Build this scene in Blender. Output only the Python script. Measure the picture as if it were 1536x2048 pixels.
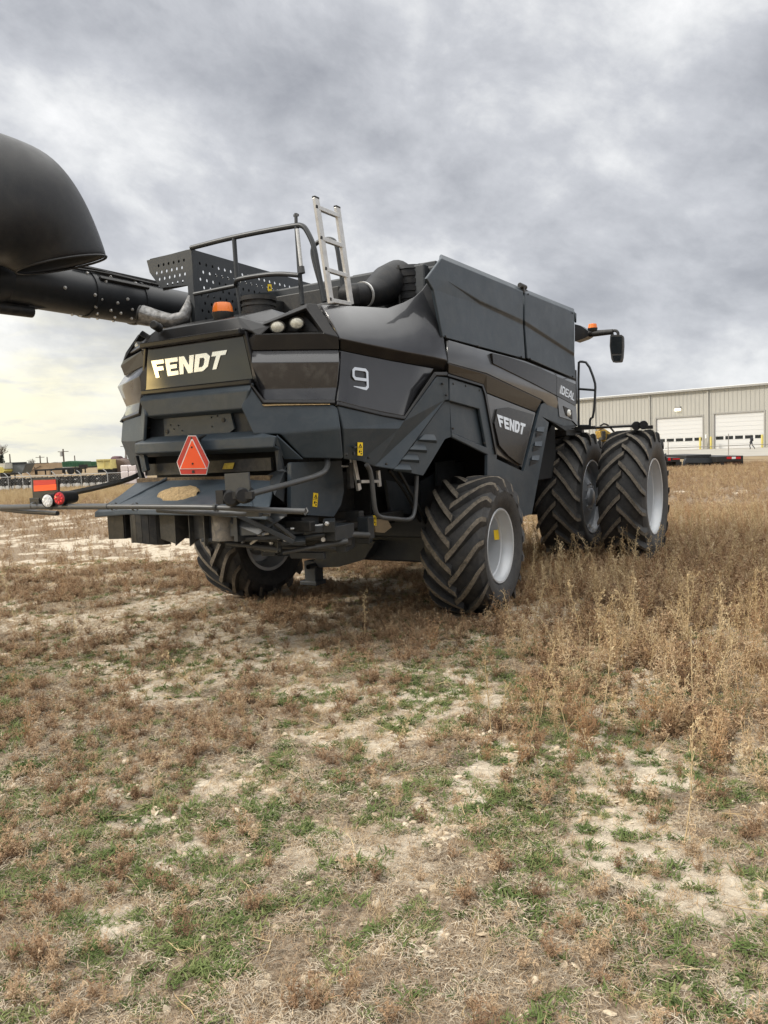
import bpy, bmesh, math, random
import numpy as np
from mathutils import Vector, Matrix
random.seed(7); rng = np.random.default_rng(7)
R_ = math.radians
S = bpy.context.scene
COL = S.collection
for o in list(bpy.data.objects): bpy.data.objects.remove(o)

# ------------------------------------------------------------------ camera
FPX, PITCH, ROLL, YAW = 1538.0, R_(-4.6), R_(2.3), R_(31)
CPOS = Vector((4.97, -7.56, 1.8))
F = Vector((-math.sin(YAW)*math.cos(PITCH), math.cos(YAW)*math.cos(PITCH), math.sin(PITCH)))
R0 = Vector((math.cos(YAW), math.sin(YAW), 0)); F0 = Vector((-math.sin(YAW), math.cos(YAW), 0))
U0 = R0.cross(F)
RV = R0*math.cos(ROLL)-U0*math.sin(ROLL); UV = R0*math.sin(ROLL)+U0*math.cos(ROLL)
cam = bpy.data.cameras.new('camera'); camo = bpy.data.objects.new('camera', cam); COL.objects.link(camo)
camo.matrix_world = Matrix(((RV.x,UV.x,-F.x,CPOS.x),(RV.y,UV.y,-F.y,CPOS.y),(RV.z,UV.z,-F.z,CPOS.z),(0,0,0,1)))
cam.sensor_fit = 'VERTICAL'; cam.sensor_height = 32; cam.lens = FPX/2048*32
cam.clip_start = .05; cam.clip_end = 6000
S.camera = camo
S.render.resolution_x = 768; S.render.resolution_y = 1024

# ------------------------------------------------------------------ world, sun, exposure
SUN_AZ = math.atan2(-.74, -.67)          # compass-style angle from +Y towards +X
SUN_EL = R_(38)
w = bpy.data.worlds.new('World'); S.world = w; w.use_nodes = True
nt = w.node_tree; nt.nodes.clear()
def N(nt, t, **k):
    n = nt.nodes.new(t)
    for a, b in k.items(): setattr(n, a, b)
    return n
def setin(nt, n, d):
    for k, v in d.items():
        s = n.inputs[k]
        if isinstance(v, bpy.types.NodeSocket): nt.links.new(v, s)
        else: s.default_value = v
    return n
def math_(nt, op, a, b=0.0, c=0.0, clamp=False):
    n = N(nt, 'ShaderNodeMath', operation=op, use_clamp=clamp)
    setin(nt, n, {0: a, 1: b, 2: c}); return n.outputs[0]
def ramp(nt, fac, stops, interp='LINEAR'):
    n = N(nt, 'ShaderNodeValToRGB'); n.color_ramp.interpolation = interp
    e = n.color_ramp.elements
    while len(e) < len(stops): e.new(.5)
    for i, (p, c) in enumerate(stops):
        e[i].position = p; e[i].color = (*c, 1) if len(c) == 3 else c
    nt.links.new(fac, n.inputs[0]); return n.outputs[0]
def mixc(nt, fac, a, b, mode='MIX'):
    n = N(nt, 'ShaderNodeMix', data_type='RGBA', blend_type=mode)
    for s, v in ((n.inputs[0], fac), (n.inputs[6], a), (n.inputs[7], b)):
        if isinstance(v, bpy.types.NodeSocket): nt.links.new(v, s)
        else: s.default_value = v if not isinstance(v, tuple) or len(v) == 4 else (*v, 1)
    return n.outputs[2]
def build_world():
    tc = N(nt, 'ShaderNodeTexCoord'); sep = N(nt, 'ShaderNodeSeparateXYZ'); nt.links.new(tc.outputs['Generated'], sep.inputs[0])
    x, y, z = sep.outputs
    zc = math_(nt, 'ADD', math_(nt, 'MAXIMUM', z, 0), .22)
    # align the streaks with the view: rotate to camera axes, then project on a cloud plane
    lx = math_(nt, 'ADD', math_(nt, 'MULTIPLY', x, R0.x), math_(nt, 'MULTIPLY', y, R0.y))
    ly = math_(nt, 'ADD', math_(nt, 'MULTIPLY', x, F0.x), math_(nt, 'MULTIPLY', y, F0.y))
    cx = math_(nt, 'DIVIDE', lx, zc); cy = math_(nt, 'DIVIDE', ly, zc)
    # the streaks run from left-near to right-far
    a = R_(28)
    u = math_(nt, 'ADD', math_(nt, 'MULTIPLY', cx, math.cos(a)), math_(nt, 'MULTIPLY', cy, math.sin(a)))
    v = math_(nt, 'SUBTRACT', math_(nt, 'MULTIPLY', cy, math.cos(a)), math_(nt, 'MULTIPLY', cx, math.sin(a)))
    cb = N(nt, 'ShaderNodeCombineXYZ'); setin(nt, cb, {0: math_(nt, 'MULTIPLY', u, .9), 1: v, 2: 3.7})
    def noi(sc, det, rough, dist, off=0.):
        n = N(nt, 'ShaderNodeTexNoise'); m = N(nt, 'ShaderNodeVectorMath', operation='ADD')
        nt.links.new(cb.outputs[0], m.inputs[0]); m.inputs[1].default_value = (off, off*1.7, off)
        setin(nt, n, {'Vector': m.outputs[0], 'Scale': sc, 'Detail': det, 'Roughness': rough, 'Distortion': dist}); return n.outputs['Fac']
    big = noi(.80, 4, .50, .25, 2.3); mid = noi(2.1, 7, .52, .35, 5.1); fine = noi(6.5, 6, .55, .3, 9.)
    cd = N(nt, 'ShaderNodeCombineXYZ'); a2 = R_(-16)
    tx = math_(nt, 'ADD', math_(nt, 'MULTIPLY', lx, math.cos(a2)), math_(nt, 'MULTIPLY', z, math.sin(a2)))
    tz = math_(nt, 'SUBTRACT', math_(nt, 'MULTIPLY', z, math.cos(a2)), math_(nt, 'MULTIPLY', lx, math.sin(a2)))
    setin(nt, cd, {0: tx, 1: ly, 2: math_(nt, 'MULTIPLY', tz, 1.55)})
    def dn(sc, det, rough, dist, off):
        n = N(nt, 'ShaderNodeTexNoise'); m = N(nt, 'ShaderNodeVectorMath', operation='ADD')
        nt.links.new(cd.outputs[0], m.inputs[0]); m.inputs[1].default_value = (off, off*.6, off*1.3)
        setin(nt, n, {'Vector': m.outputs[0], 'Scale': sc, 'Detail': det, 'Roughness': rough, 'Distortion': dist}); return n.outputs['Fac']
    l1 = dn(2.5, 10, .56, .15, 4.4); l2 = dn(6.5, 10, .62, .2, 7.7)
    f = math_(nt, 'ADD', math_(nt, 'ADD', math_(nt, 'MULTIPLY', big, .34), math_(nt, 'MULTIPLY', l1, .50)), math_(nt, 'ADD', math_(nt, 'MULTIPLY', mid, .12), math_(nt, 'MULTIPLY', l2, .24)))
    f = math_(nt, "SUBTRACT", f, .042)
    cloud = ramp(nt, f, [(.44, (.28,.292,.325)), (.50, (.375,.388,.42)), (.555, (.49,.503,.535)), (.60, (.64,.65,.665)), (.67, (.86,.86,.86))])
    # a brighter, cream-yellow band low down towards the sun side
    sx, sy = math.sin(SUN_AZ-R_(-32)), math.cos(SUN_AZ-R_(-32))
    az = math_(nt, 'ADD', math_(nt, 'MULTIPLY', x, sx), math_(nt, 'MULTIPLY', y, sy))
    az = ramp(nt, az, [(.50, (0,0,0)), (.78, (1,1,1))])
    low = ramp(nt, z, [(.0, (1,1,1)), (.09, (1,1,1)), (.15, (.45,.45,.45)), (.24, (0,0,0))])
    gl = math_(nt, 'MULTIPLY', az, low)
    brk = ramp(nt, math_(nt, 'ADD', math_(nt, 'MULTIPLY', mid, .6), math_(nt, 'MULTIPLY', fine, .4)), [(.40, (.30,.30,.30)), (.53, (1,1,1))])
    gl = math_(nt, 'MULTIPLY', gl, brk, clamp=True)
    c = mixc(nt, math_(nt, 'MULTIPLY', gl, .92), cloud, (1.0,.93,.62))
    # the low sun behind thin cloud, off to the left and behind the photographer
    ss = math_(nt, 'ADD', math_(nt, 'MULTIPLY', x, math.sin(SUN_AZ+R_(7))), math_(nt, 'MULTIPLY', y, math.cos(SUN_AZ+R_(7))))
    ss = math_(nt, 'ADD', ss, math_(nt, 'MULTIPLY', math_(nt, 'SUBTRACT', fine, .5), .012))
    spot = math_(nt, 'MULTIPLY', ramp(nt, ss, [(.9845, (0,0,0)), (.9875, (1,1,1))]), ramp(nt, z, [(.0, (.5,.5,.5)), (.10, (1,1,1)), (.30, (0,0,0))]))
    c = mixc(nt, spot, c, (8.0,5.8,2.4))
    # horizon paleness all round
    hz = ramp(nt, z, [(.0, (.42,.42,.42)), (.10, (0,0,0))])
    c = mixc(nt, hz, c, (.62,.64,.66))
    # sky overhead, out of frame, is brightened to add light on the ground
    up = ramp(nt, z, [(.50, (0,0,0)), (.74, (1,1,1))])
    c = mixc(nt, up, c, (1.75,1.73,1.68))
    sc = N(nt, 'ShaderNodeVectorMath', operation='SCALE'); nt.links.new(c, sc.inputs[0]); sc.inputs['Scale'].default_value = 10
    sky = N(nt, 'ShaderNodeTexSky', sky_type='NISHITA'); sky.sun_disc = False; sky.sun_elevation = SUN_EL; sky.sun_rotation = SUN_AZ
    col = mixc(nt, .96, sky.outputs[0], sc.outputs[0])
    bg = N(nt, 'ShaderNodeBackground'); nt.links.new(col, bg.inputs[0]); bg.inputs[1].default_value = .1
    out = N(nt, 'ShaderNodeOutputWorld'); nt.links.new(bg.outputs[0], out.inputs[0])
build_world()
sl = bpy.data.lights.new('sun', 'SUN'); sl.energy = 2.3; sl.angle = R_(10); sl.color = (1, .94, .84)
so = bpy.data.objects.new('sun', sl); COL.objects.link(so)
sd = Vector((math.sin(SUN_AZ)*math.cos(SUN_EL), math.cos(SUN_AZ)*math.cos(SUN_EL), math.sin(SUN_EL)))
so.rotation_euler = sd.to_track_quat('Z', 'Y').to_euler()
S.view_settings.view_transform = 'Standard'; S.view_settings.look = 'None'; S.view_settings.gamma = 1
S.view_settings.exposure = 0.36
S.render.engine = 'CYCLES'

# ------------------------------------------------------------------ pixel -> place helpers (the photo is 1536 x 2048)
def ray(px, py): return F + RV*((px-768)/FPX) - UV*((py-1024)/FPX)
class Surf:                                   # a real plane of the place: point + outward normal
    def __init__(s, p, n): s.p = Vector(p); s.n = Vector(n).normalized()
    def at(s, px, py, off=0.0):
        d = ray(px, py); return CPOS + d*(((s.p+s.n*off-CPOS).dot(s.n))/d.dot(s.n))
def X_(v): return Surf((v,0,0), (1,0,0))
def Y_(v): return Surf((0,v,0), (0,-1,0))
def Z_(v): return Surf((0,0,v), (0,0,1))
def fp(px, py, d): return CPOS + ray(px, py)*d
c1 = lambda x, y: (x/2.954, 250+y/2.954)
c2 = lambda x, y: (240+x/3.072, 580+y/3.072)
c3 = lambda x, y: (360+x/3.84, 380+y/3.84)
c4 = lambda x, y: (640+x/2.4, 480+y/2.4)
c5 = lambda x, y: (x/2.194, 840+y/2.194)
c6 = lambda x, y: (580+x/3.072, 820+y/3.072)
c7 = lambda x, y: (980+x/2.763, 620+y/2.763)
cL = lambda x, y: (x/5.12, 840+y/5.12)
cR = lambda x, y: (1130+x/3.783, 740+y/3.783)

# ------------------------------------------------------------------ materials
MATS = {}
def mat(name, col, rough=.6, metal=0., coat=0., var=.12, vscale=6., bump=0., bscale=60., dust=0., dustcol=(.30,.25,.18), emit=None, spec=.5, rvar=.0):
    m = bpy.data.materials.new(name); m.use_nodes = True; t = m.node_tree; b = t.nodes['Principled BSDF']
    tc = N(t, 'ShaderNodeTexCoord')
    n = N(t, 'ShaderNodeTexNoise'); setin(t, n, {'Vector': tc.outputs['Object'], 'Scale': vscale, 'Detail': 6, 'Roughness': .6})
    dark = tuple(c*(1-var) for c in col); lite = tuple(min(1, c*(1+var)) for c in col)
    c = ramp(t, n.outputs['Fac'], [(.3, dark), (.7, lite)])
    if dust > 0:
        n2 = N(t, 'ShaderNodeTexNoise'); setin(t, n2, {'Vector': tc.outputs['Object'], 'Scale': vscale*2.3, 'Detail': 10, 'Roughness': .7, 'Distortion': .6})
        fr = ramp(t, n2.outputs['Fac'], [(.42, (0,0,0)), (.75, (dust,)*3)])
        c = mixc(t, fr, c, dustcol)
    t.links.new(c, b.inputs['Base Color'])
    b.inputs['Roughness'].default_value = rough; b.inputs['Metallic'].default_value = metal
    b.inputs['Coat Weight'].default_value = coat; b.inputs['Coat Roughness'].default_value = .06
    b.inputs['Specular IOR Level'].default_value = spec
    if rvar > 0:
        rr = ramp(t, n.outputs['Fac'], [(.35, (rough-rvar,)*3), (.65, (rough+rvar,)*3)]); t.links.new(rr, b.inputs['Roughness'])
    if bump > 0:
        n3 = N(t, 'ShaderNodeTexNoise'); setin(t, n3, {'Vector': tc.outputs['Object'], 'Scale': bscale, 'Detail': 5, 'Roughness': .6})
        bp = N(t, 'ShaderNodeBump'); setin(t, bp, {'Height': n3.outputs['Fac'], 'Strength': bump, 'Distance': .01}); t.links.new(bp.outputs[0], b.inputs['Normal'])
    if emit: b.inputs['Emission Color'].default_value = (*emit[0], 1); b.inputs['Emission Strength'].default_value = emit[1]
    MATS[name] = m; return m
matte = mat('matte slate plastic', (.029,.042,.055), .44, var=.10, vscale=2.5, bump=.12, bscale=220, dust=.13, dustcol=(.20,.20,.19), rvar=.06)
matte_dk = mat('dark grey plastic', (.018,.023,.028), .55, var=.12, bump=.15, bscale=200, dust=.08, dustcol=(.2,.19,.17))
gloss = mat('gloss graphite paint', (.026,.027,.031), .32, metal=.1, coat=.85, var=.06, vscale=1.5, dust=.04, dustcol=(.2,.2,.2), rvar=.05, spec=.4)
glossl = mat('gloss mid grey paint', (.060,.063,.068), .34, metal=.15, coat=.5, var=.06, vscale=1.5, dust=.05, dustcol=(.2,.2,.2), rvar=.05, spec=.4)
glossk = mat('gloss black paint', (.009,.009,.010), .30, coat=.12, var=.1, vscale=2, dust=.04, spec=.25)
signk = mat('polished black sign', (.008,.008,.008), .05, coat=.45, var=.1, dust=.0, spec=.5)
inlayk = mat('dark side inlay', (.012,.011,.011), .25, coat=.1, var=.2, dust=.05, spec=.2)
brownk = mat('brown black gloss band', (.015,.0135,.0125), .30, coat=.12, var=.1, dust=.03, spec=.25)
black = mat('black steel', (.010,.011,.012), .5, var=.2, bump=.1, dust=.12)
steel = mat('charcoal painted steel', (.020,.024,.028), .42, var=.15, vscale=4, dust=.08, dustcol=(.2,.19,.17))
tubeM = mat('grey painted tube', (.05,.053,.056), .38, var=.12, vscale=5, dust=.1)
inner = mat('dark interior', (.008,.009,.010), .8, var=.3, dust=.15, dustcol=(.05,.045,.035))
rubber = mat('tyre rubber', (.027,.027,.028), .62, var=.3, vscale=5, bump=.3, bscale=50, dust=.6, dustcol=(.085,.080,.070), rvar=.06)
lugtop = mat('dusty lug tops', (.10,.087,.070), .9, var=.5, vscale=16, bump=.5, bscale=60, dust=.7, dustcol=(.30,.25,.185))
silver = mat('silver rim paint', (.50,.52,.54), .36, metal=.25, var=.05, vscale=3, dust=.10)
darkrim = mat('grey inner rim paint', (.33,.35,.38), .4, metal=.2, dust=.2)
alu = mat('worn aluminium', (.62,.62,.61), .42, metal=.75, var=.12, vscale=14, dust=.2)
chrome = mat('chrome lettering', (.80,.80,.80), .12, metal=1., var=.08, vscale=9)
orange = mat('amber lens', (.85,.20,.02), .25, coat=.5, var=.05)
smvo = mat('fluorescent orange sheet', (.95,.09,.012), .45, var=.03)
smvr = mat('red reflective sheet', (.50,.008,.012), .35, var=.03)
white = mat('white sheet', (.75,.75,.74), .5, var=.03)
yellow = mat('yellow sticker', (.80,.55,.01), .5, var=.04)
ink = mat('black ink', (.012,.012,.012), .6, var=.0)
lens = mat('clear lamp lens', (.48,.47,.40), .12, coat=1., var=.35, vscale=45)
redlens = mat('red lamp lens', (.42,.004,.01), .15, coat=1., var=.5, vscale=70)
whitelens = mat('white lamp lens', (.75,.75,.74), .15, coat=1., var=.35, vscale=80)
ledlens = mat('bright lamp lens', (.8,.8,.76), .2, var=.1)
foil = mat('silver foil tape', (.20,.20,.20), .38, metal=.7, var=.5, vscale=22, bump=.9, bscale=18, dust=.3)
ductM = mat('soft black rubber duct', (.010,.011,.013), .5, var=.2, bump=.1, dust=.05, spec=.25)
chaff = mat('straw coloured chaff', (.33,.235,.12), .95, var=.35, vscale=40, bump=.9, bscale=70)
mirrorM = mat('mirror glass', (.12,.13,.13), .04, metal=1., var=.1)

# ------------------------------------------------------------------ mesh builder
class MB:
    def __init__(s): s.v = []; s.f = []; s.m = []
    def add(s, vs, fs, mi=0):
        b = len(s.v); s.v += [tuple(p) for p in vs]; s.f += [tuple(i+b for i in f) for f in fs]; s.m += [mi]*len(fs); return s
    def prism(s, pts, vec, mi=0, capmi=None):          # polygon pts swept by vec
        n = len(pts); a = [Vector(p) for p in pts]; b = [p+Vector(vec) for p in a]
        s.add(a+b, [tuple(range(n))], mi if capmi is None else capmi)
        s.add(a+b, [tuple(reversed(range(n, 2*n)))]+[(i, (i+1)%n, n+(i+1)%n, n+i) for i in range(n)], mi); return s
    def box(s, c, size, rot=None, mi=0):
        c = Vector(c); h = Vector(size)/2; M = rot if rot is not None else Matrix.Identity(3)
        vs = [c+M@Vector((h.x*i, h.y*j, h.z*k)) for k in (-1,1) for j in (-1,1) for i in (-1,1)]
        return s.add(vs, [(0,2,3,1),(4,5,7,6),(0,1,5,4),(2,6,7,3),(0,4,6,2),(1,3,7,5)], mi)
    def bar(s, a, b, wd, ht=None, up=(0,0,1), mi=0):   # rectangular bar from a to b
        a, b = Vector(a), Vector(b); d = (b-a); L = d.length; d.normalize(); ht = ht or wd
        u = Vector(up); x = d.cross(u)
        if x.length < 1e-4: x = d.cross(Vector((1,0,0)))
        x.normalize(); u = x.cross(d)
        M = Matrix((x, d, u)).transposed()
        return s.box((a+b)/2, (wd, L, ht), M, mi)
    def tube(s, pts, r, seg=10, mi=0, caps=True, smooth_path=0):
        P = [Vector(p) for p in pts]
        for _ in range(smooth_path):                    # Chaikin corner cutting
            Q = [P[0]]
            for a, b in zip(P, P[1:]): Q += [a*.75+b*.25, a*.25+b*.75]
            P = Q+[P[-1]]
        rs = r if isinstance(r, (list, tuple)) else [r]*len(P)
        vs = []; prev = None
        for i, p in enumerate(P):
            t = (P[min(i+1, len(P)-1)]-P[max(i-1, 0)]).normalized()
            if prev is None: x = t.cross(Vector((0,0,1)) if abs(t.z) < .9 else Vector((1,0,0))).normalized()
            else: x = (prev-t*prev.dot(t)).normalized()
            prev = x; y = t.cross(x)
            vs += [p+(x*math.cos(2*math.pi*k/seg)+y*math.sin(2*math.pi*k/seg))*rs[i] for k in range(seg)]
        fs = [(i*seg+k, i*seg+(k+1)%seg, (i+1)*seg+(k+1)%seg, (i+1)*seg+k) for i in range(len(P)-1) for k in range(seg)]
        if caps: fs += [tuple(reversed(range(seg))), tuple(range((len(P)-1)*seg, len(P)*seg))]
        return s.add(vs, fs, mi)
    def lathe(s, prof, axis_o, axis_d, seg=48, mi=0, closed=False):   # prof = [(along, radius)]
        o, d = Vector(axis_o), Vector(axis_d).normalized()
        x = d.cross(Vector((0,0,1)) if abs(d.z) < .9 else Vector((1,0,0))).normalized(); y = d.cross(x)
        vs = [o+d*a+(x*math.cos(2*math.pi*k/seg)+y*math.sin(2*math.pi*k/seg))*r for a, r in prof for k in range(seg)]
        n = len(prof); rows = n if closed else n-1
        fs = [(i*seg+k, i*seg+(k+1)%seg, ((i+1)%n)*seg+(k+1)%seg, ((i+1)%n)*seg+k) for i in range(rows) for k in range(seg)]
        return s.add(vs, fs, mi)
    def build(s, name, mats, parent=None, smooth=False, bevel=0., solid=0., auto=None, seg=2):
        me = bpy.data.meshes.new(name); me.from_pydata(s.v, [], s.f); me.update()
        mats = mats if isinstance(mats, (list, tuple)) else [mats]
        for m in mats: me.materials.append(m)
        me.polygons.foreach_set('material_index', s.m)
        bm = bmesh.new(); bm.from_mesh(me)
        if not solid: bmesh.ops.recalc_face_normals(bm, faces=bm.faces)
        bm.to_mesh(me); bm.free()
        if smooth: me.shade_smooth()
        if auto is not None: me.shade_smooth(); me.set_sharp_from_angle(angle=R_(auto))
        o = bpy.data.objects.new(name, me); COL.objects.link(o)
        if parent is not None: o.parent = parent
        if solid:
            md = o.modifiers.new('solid', 'SOLIDIFY'); md.thickness = solid; md.offset = -1
        if bevel:
            md = o.modifiers.new('bevel', 'BEVEL'); md.width = bevel; md.segments = seg; md.limit_method = 'ANGLE'; md.angle_limit = R_(25); md.harden_normals = False
        return o
def build_each(mb, name, mats, parent=None, **k):
    """one object per separate piece"""
    par = list(range(len(mb.v)))
    def find(a):
        while par[a] != a: par[a] = par[par[a]]; a = par[a]
        return a
    for f in mb.f:
        for i in f[1:]: par[find(i)] = find(f[0])
    groups = {}
    for f, mi in zip(mb.f, mb.m): groups.setdefault(find(f[0]), []).append((f, mi))
    out = []
    for fs in groups.values():
        ids = sorted({i for f, _ in fs for i in f}); mp = {i: j for j, i in enumerate(ids)}
        q = MB(); q.v = [mb.v[i] for i in ids]; q.f = [tuple(mp[i] for i in f) for f, _ in fs]; q.m = [m for _, m in fs]
        out.append(q.build(name, mats, parent, **k))
    return out
def tag(o, label=None, cat=None, group=None, kind=None):
    if label: o['label'] = label
    if cat: o['category'] = cat
    if group: o['group'] = group
    if kind: o['kind'] = kind
    return o
def empty(name, loc=(0,0,0), label=None, cat=None, group=None, parent=None):
    o = bpy.data.objects.new(name, None); COL.objects.link(o); o.location = loc; o.empty_display_size = .2
    if parent is not None: o.parent = parent
    return tag(o, label, cat, group)

# ------------------------------------------------------------------ value noise for ground and weeds
def vnoise(x, y, sc, seed=0):
    x = np.asarray(x, float)*sc+seed*17.13; y = np.asarray(y, float)*sc+seed*9.7
    xi = np.floor(x).astype(np.int64); yi = np.floor(y).astype(np.int64); fx = x-xi; fy = y-yi
    fx = fx*fx*(3-2*fx); fy = fy*fy*(3-2*fy)
    def h(i, j):
        n = (i*374761393+j*668265263+seed*1442695041) & 0x7fffffff
        n = ((n ^ (n >> 13))*1274126177) & 0x7fffffff
        return ((n ^ (n >> 16)) & 0xffff)/65535.
    return (h(xi,yi)*(1-fx)+h(xi+1,yi)*fx)*(1-fy)+(h(xi,yi+1)*(1-fx)+h(xi+1,yi+1)*fx)*fy
def fbm(x, y, sc, seed=0, o=4):
    a = 0; t = 0; g = 1.
    for i in range(o): a = a+vnoise(x, y, sc*2**i, seed+i)*g; t += g; g *= .55
    return a/t
def sstep(a, b, v): t = np.clip((v-a)/(b-a), 0, 1); return t*t*(3-2*t)
def camspace(x, y):
    dx = x-CPOS.x; dy = y-CPOS.y
    return dx*F0.x+dy*F0.y, dx*R0.x+dy*R0.y             # depth, lateral
def bare(x, y):                                          # 1 = bare pale clay
    d, l = camspace(x, y)
    b = fbm(x, y, .7, 3, 5)*.45+fbm(x, y, 2.6, 11, 4)*.55
    b = b-.05*sstep(9, 12, d)+.14*np.exp(-((d-(16.2-.15*l))/.8)**2)*(l < -1)-.08*sstep(1.5, 4, l-.25*(d-5))*sstep(4, 6, d)
    return sstep(.488, .60, b)
def ground_z(x, y):
    x = np.asarray(x, float); y = np.asarray(y, float)
    d, l = camspace(x, y)
    z = -1.2*sstep(28, 80, d)*sstep(-6, -22, l)
    near = 1-sstep(14, 30, np.abs(d))
    z = z+near*((fbm(x, y, .5, 21, 3)-.5)*.08+(fbm(x, y, 5, 31, 3)-.5)*.045+(fbm(x, y, 22, 41, 2)-.5)*.016)
    return z

# ------------------------------------------------------------------ ground
def graded(c, near, step, far, g=1.22):
    a = list(np.arange(0, near, step)); s = step
    while a[-1] < far: s *= g; a.append(a[-1]+s)
    a = np.array(a); return np.concatenate([-a[:0:-1], a])+c
def build_ground():
    gm = bpy.data.materials.new('cracked clay ground'); gm.use_nodes = True; t = gm.node_tree; b = t.nodes['Principled BSDF']
    tc = N(t, 'ShaderNodeTexCoord')
    def noi(sc, det=8, r=.6, dist=0.):
        n = N(t, 'ShaderNodeTexNoise'); setin(t, n, {'Vector': tc.outputs['Object'], 'Scale': sc, 'Detail': det, 'Roughness': r, 'Distortion': dist}); return n.outputs['Fac']
    att = N(t, 'ShaderNodeAttribute', attribute_name='bare')
    fine = noi(9, 10, .7, .4); gr = noi(45, 8, .7)
    pale = ramp(t, fine, [(.3, (.38,.315,.235)), (.5, (.53,.455,.35)), (.7, (.68,.61,.50))])
    lit = ramp(t, gr, [(.3, (.09,.065,.042)), (.5, (.25,.19,.13)), (.68, (.45,.37,.27))])
    f = math_(t, 'ADD', att.outputs['Fac'], math_(t, 'MULTIPLY', math_(t, 'SUBTRACT', fine, .5), 1.3))
    f = ramp(t, f, [(.32, (0,0,0)), (.62, (1,1,1))])
    c = mixc(t, f, lit, pale)
    at2 = N(t, 'ShaderNodeAttribute', attribute_name='far')
    farc = ramp(t, noi(.35, 10, .7), [(.35, (.17,.12,.07)), (.6, (.30,.23,.14))])
    c = mixc(t, at2.outputs['Fac'], c, farc)
    vo = N(t, 'ShaderNodeTexVoronoi', feature='DISTANCE_TO_EDGE'); wv = N(t, 'ShaderNodeVectorMath', operation='ADD'); nz = N(t, 'ShaderNodeTexNoise'); setin(t, nz, {'Vector': tc.outputs['Object'], 'Scale': 12, 'Detail': 5}); sc_ = N(t, 'ShaderNodeVectorMath', operation='SCALE'); t.links.new(nz.outputs['Color'], sc_.inputs[0]); sc_.inputs['Scale'].default_value = .11; t.links.new(tc.outputs['Object'], wv.inputs[0]); t.links.new(sc_.outputs[0], wv.inputs[1]); setin(t, vo, {'Vector': wv.outputs[0], 'Scale': 17, 'Randomness': 1})
    cr = ramp(t, vo.outputs['Distance'], [(.0, (.55,.55,.55)), (.05, (1,1,1))])
    c = mixc(t, math_(t, 'MULTIPLY', f, .35), c, mixc(t, 1., c, cr, 'MULTIPLY'))
    t.links.new(c, b.inputs['Base Color']); b.inputs['Roughness'].default_value = .95; b.inputs['Specular IOR Level'].default_value = .15
    hsum = math_(t, 'ADD', math_(t, 'MULTIPLY', gr, .8), math_(t, 'MULTIPLY', cr, .35))
    bp = N(t, 'ShaderNodeBump'); setin(t, bp, {'Height': hsum, 'Strength': .8, 'Distance': .025}); t.links.new(bp.outputs[0], b.inputs['Normal'])
    # grid in camera-aligned axes, dense in front of the camera
    L = graded(0, 8, .045, 2500, 1.16); D = np.concatenate([-graded(0, .5, .5, 60, 1.4)[::-1][:6]*1.0, np.array([])])
    dd = list(np.arange(-4, 2, .5))+list(np.arange(2, 16, .05)); s = .05
    while dd[-1] < 3500: s *= 1.1; dd.append(dd[-1]+s)
    D = np.array([-300, -100, -40, -15, -8]+dd)
    LL, DD = np.meshgrid(L, D)
    x = CPOS.x+F0.x*DD+R0.x*LL; y = CPOS.y+F0.y*DD+R0.y*LL; z = ground_z(x, y)
    nv = x.size; me = bpy.data.meshes.new('ground'); me.vertices.add(nv)
    me.vertices.foreach_set('co', np.stack([x.ravel(), y.ravel(), z.ravel()], 1).ravel())
    nr, nc = LL.shape; i = np.arange((nr-1)*(nc-1)); r = i//(nc-1); c_ = i % (nc-1); a = r*nc+c_
    q = np.stack([a, a+1, a+nc+1, a+nc], 1).ravel()
    me.loops.add(q.size); me.loops.foreach_set('vertex_index', q.astype(np.int32))
    me.polygons.add(i.size); me.polygons.foreach_set('loop_start', (np.arange(i.size)*4).astype(np.int32)); me.update(calc_edges=True)
    me.shade_smooth()
    at = me.attributes.new('bare', 'FLOAT', 'POINT'); at.data.foreach_set('value', bare(x, y).ravel().astype(np.float32))
    d, l = camspace(x, y)
    at = me.attributes.new('far', 'FLOAT', 'POINT'); at.data.foreach_set('value', sstep(24, 45, np.abs(d)).ravel().astype(np.float32))
    me.materials.append(gm); o = bpy.data.objects.new('ground', me); COL.objects.link(o); tag(o, kind='structure')
build_ground()

# ------------------------------------------------------------------ lettering
def stroke(pts, wd, closed=False):
    P = [Vector((*p, 0)) for p in pts]; n = len(P); L, Rr = [], []
    for i in range(n):
        a = P[i-1] if (i > 0 or closed) else None; b = P[(i+1) % n] if (i < n-1 or closed) else None
        d1 = (P[i]-a).normalized() if a is not None else None; d2 = (b-P[i]).normalized() if b is not None else None
        if d1 is None: nn = Vector((-d2.y, d2.x, 0)); k = 1
        elif d2 is None: nn = Vector((-d1.y, d1.x, 0)); k = 1
        else:
            n1 = Vector((-d1.y, d1.x, 0)); n2 = Vector((-d2.y, d2.x, 0)); nn = (n1+n2).normalized(); k = 1/max(.4, nn.dot(n1))
        L.append(P[i]+nn*wd/2*k); Rr.append(P[i]-nn*wd/2*k)
    rng_ = range(n if closed else n-1)
    return [[(L[i].x, L[i].y), (L[(i+1)%n].x, L[(i+1)%n].y), (Rr[(i+1)%n].x, Rr[(i+1)%n].y), (Rr[i].x, Rr[i].y)] for i in rng_]
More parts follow.
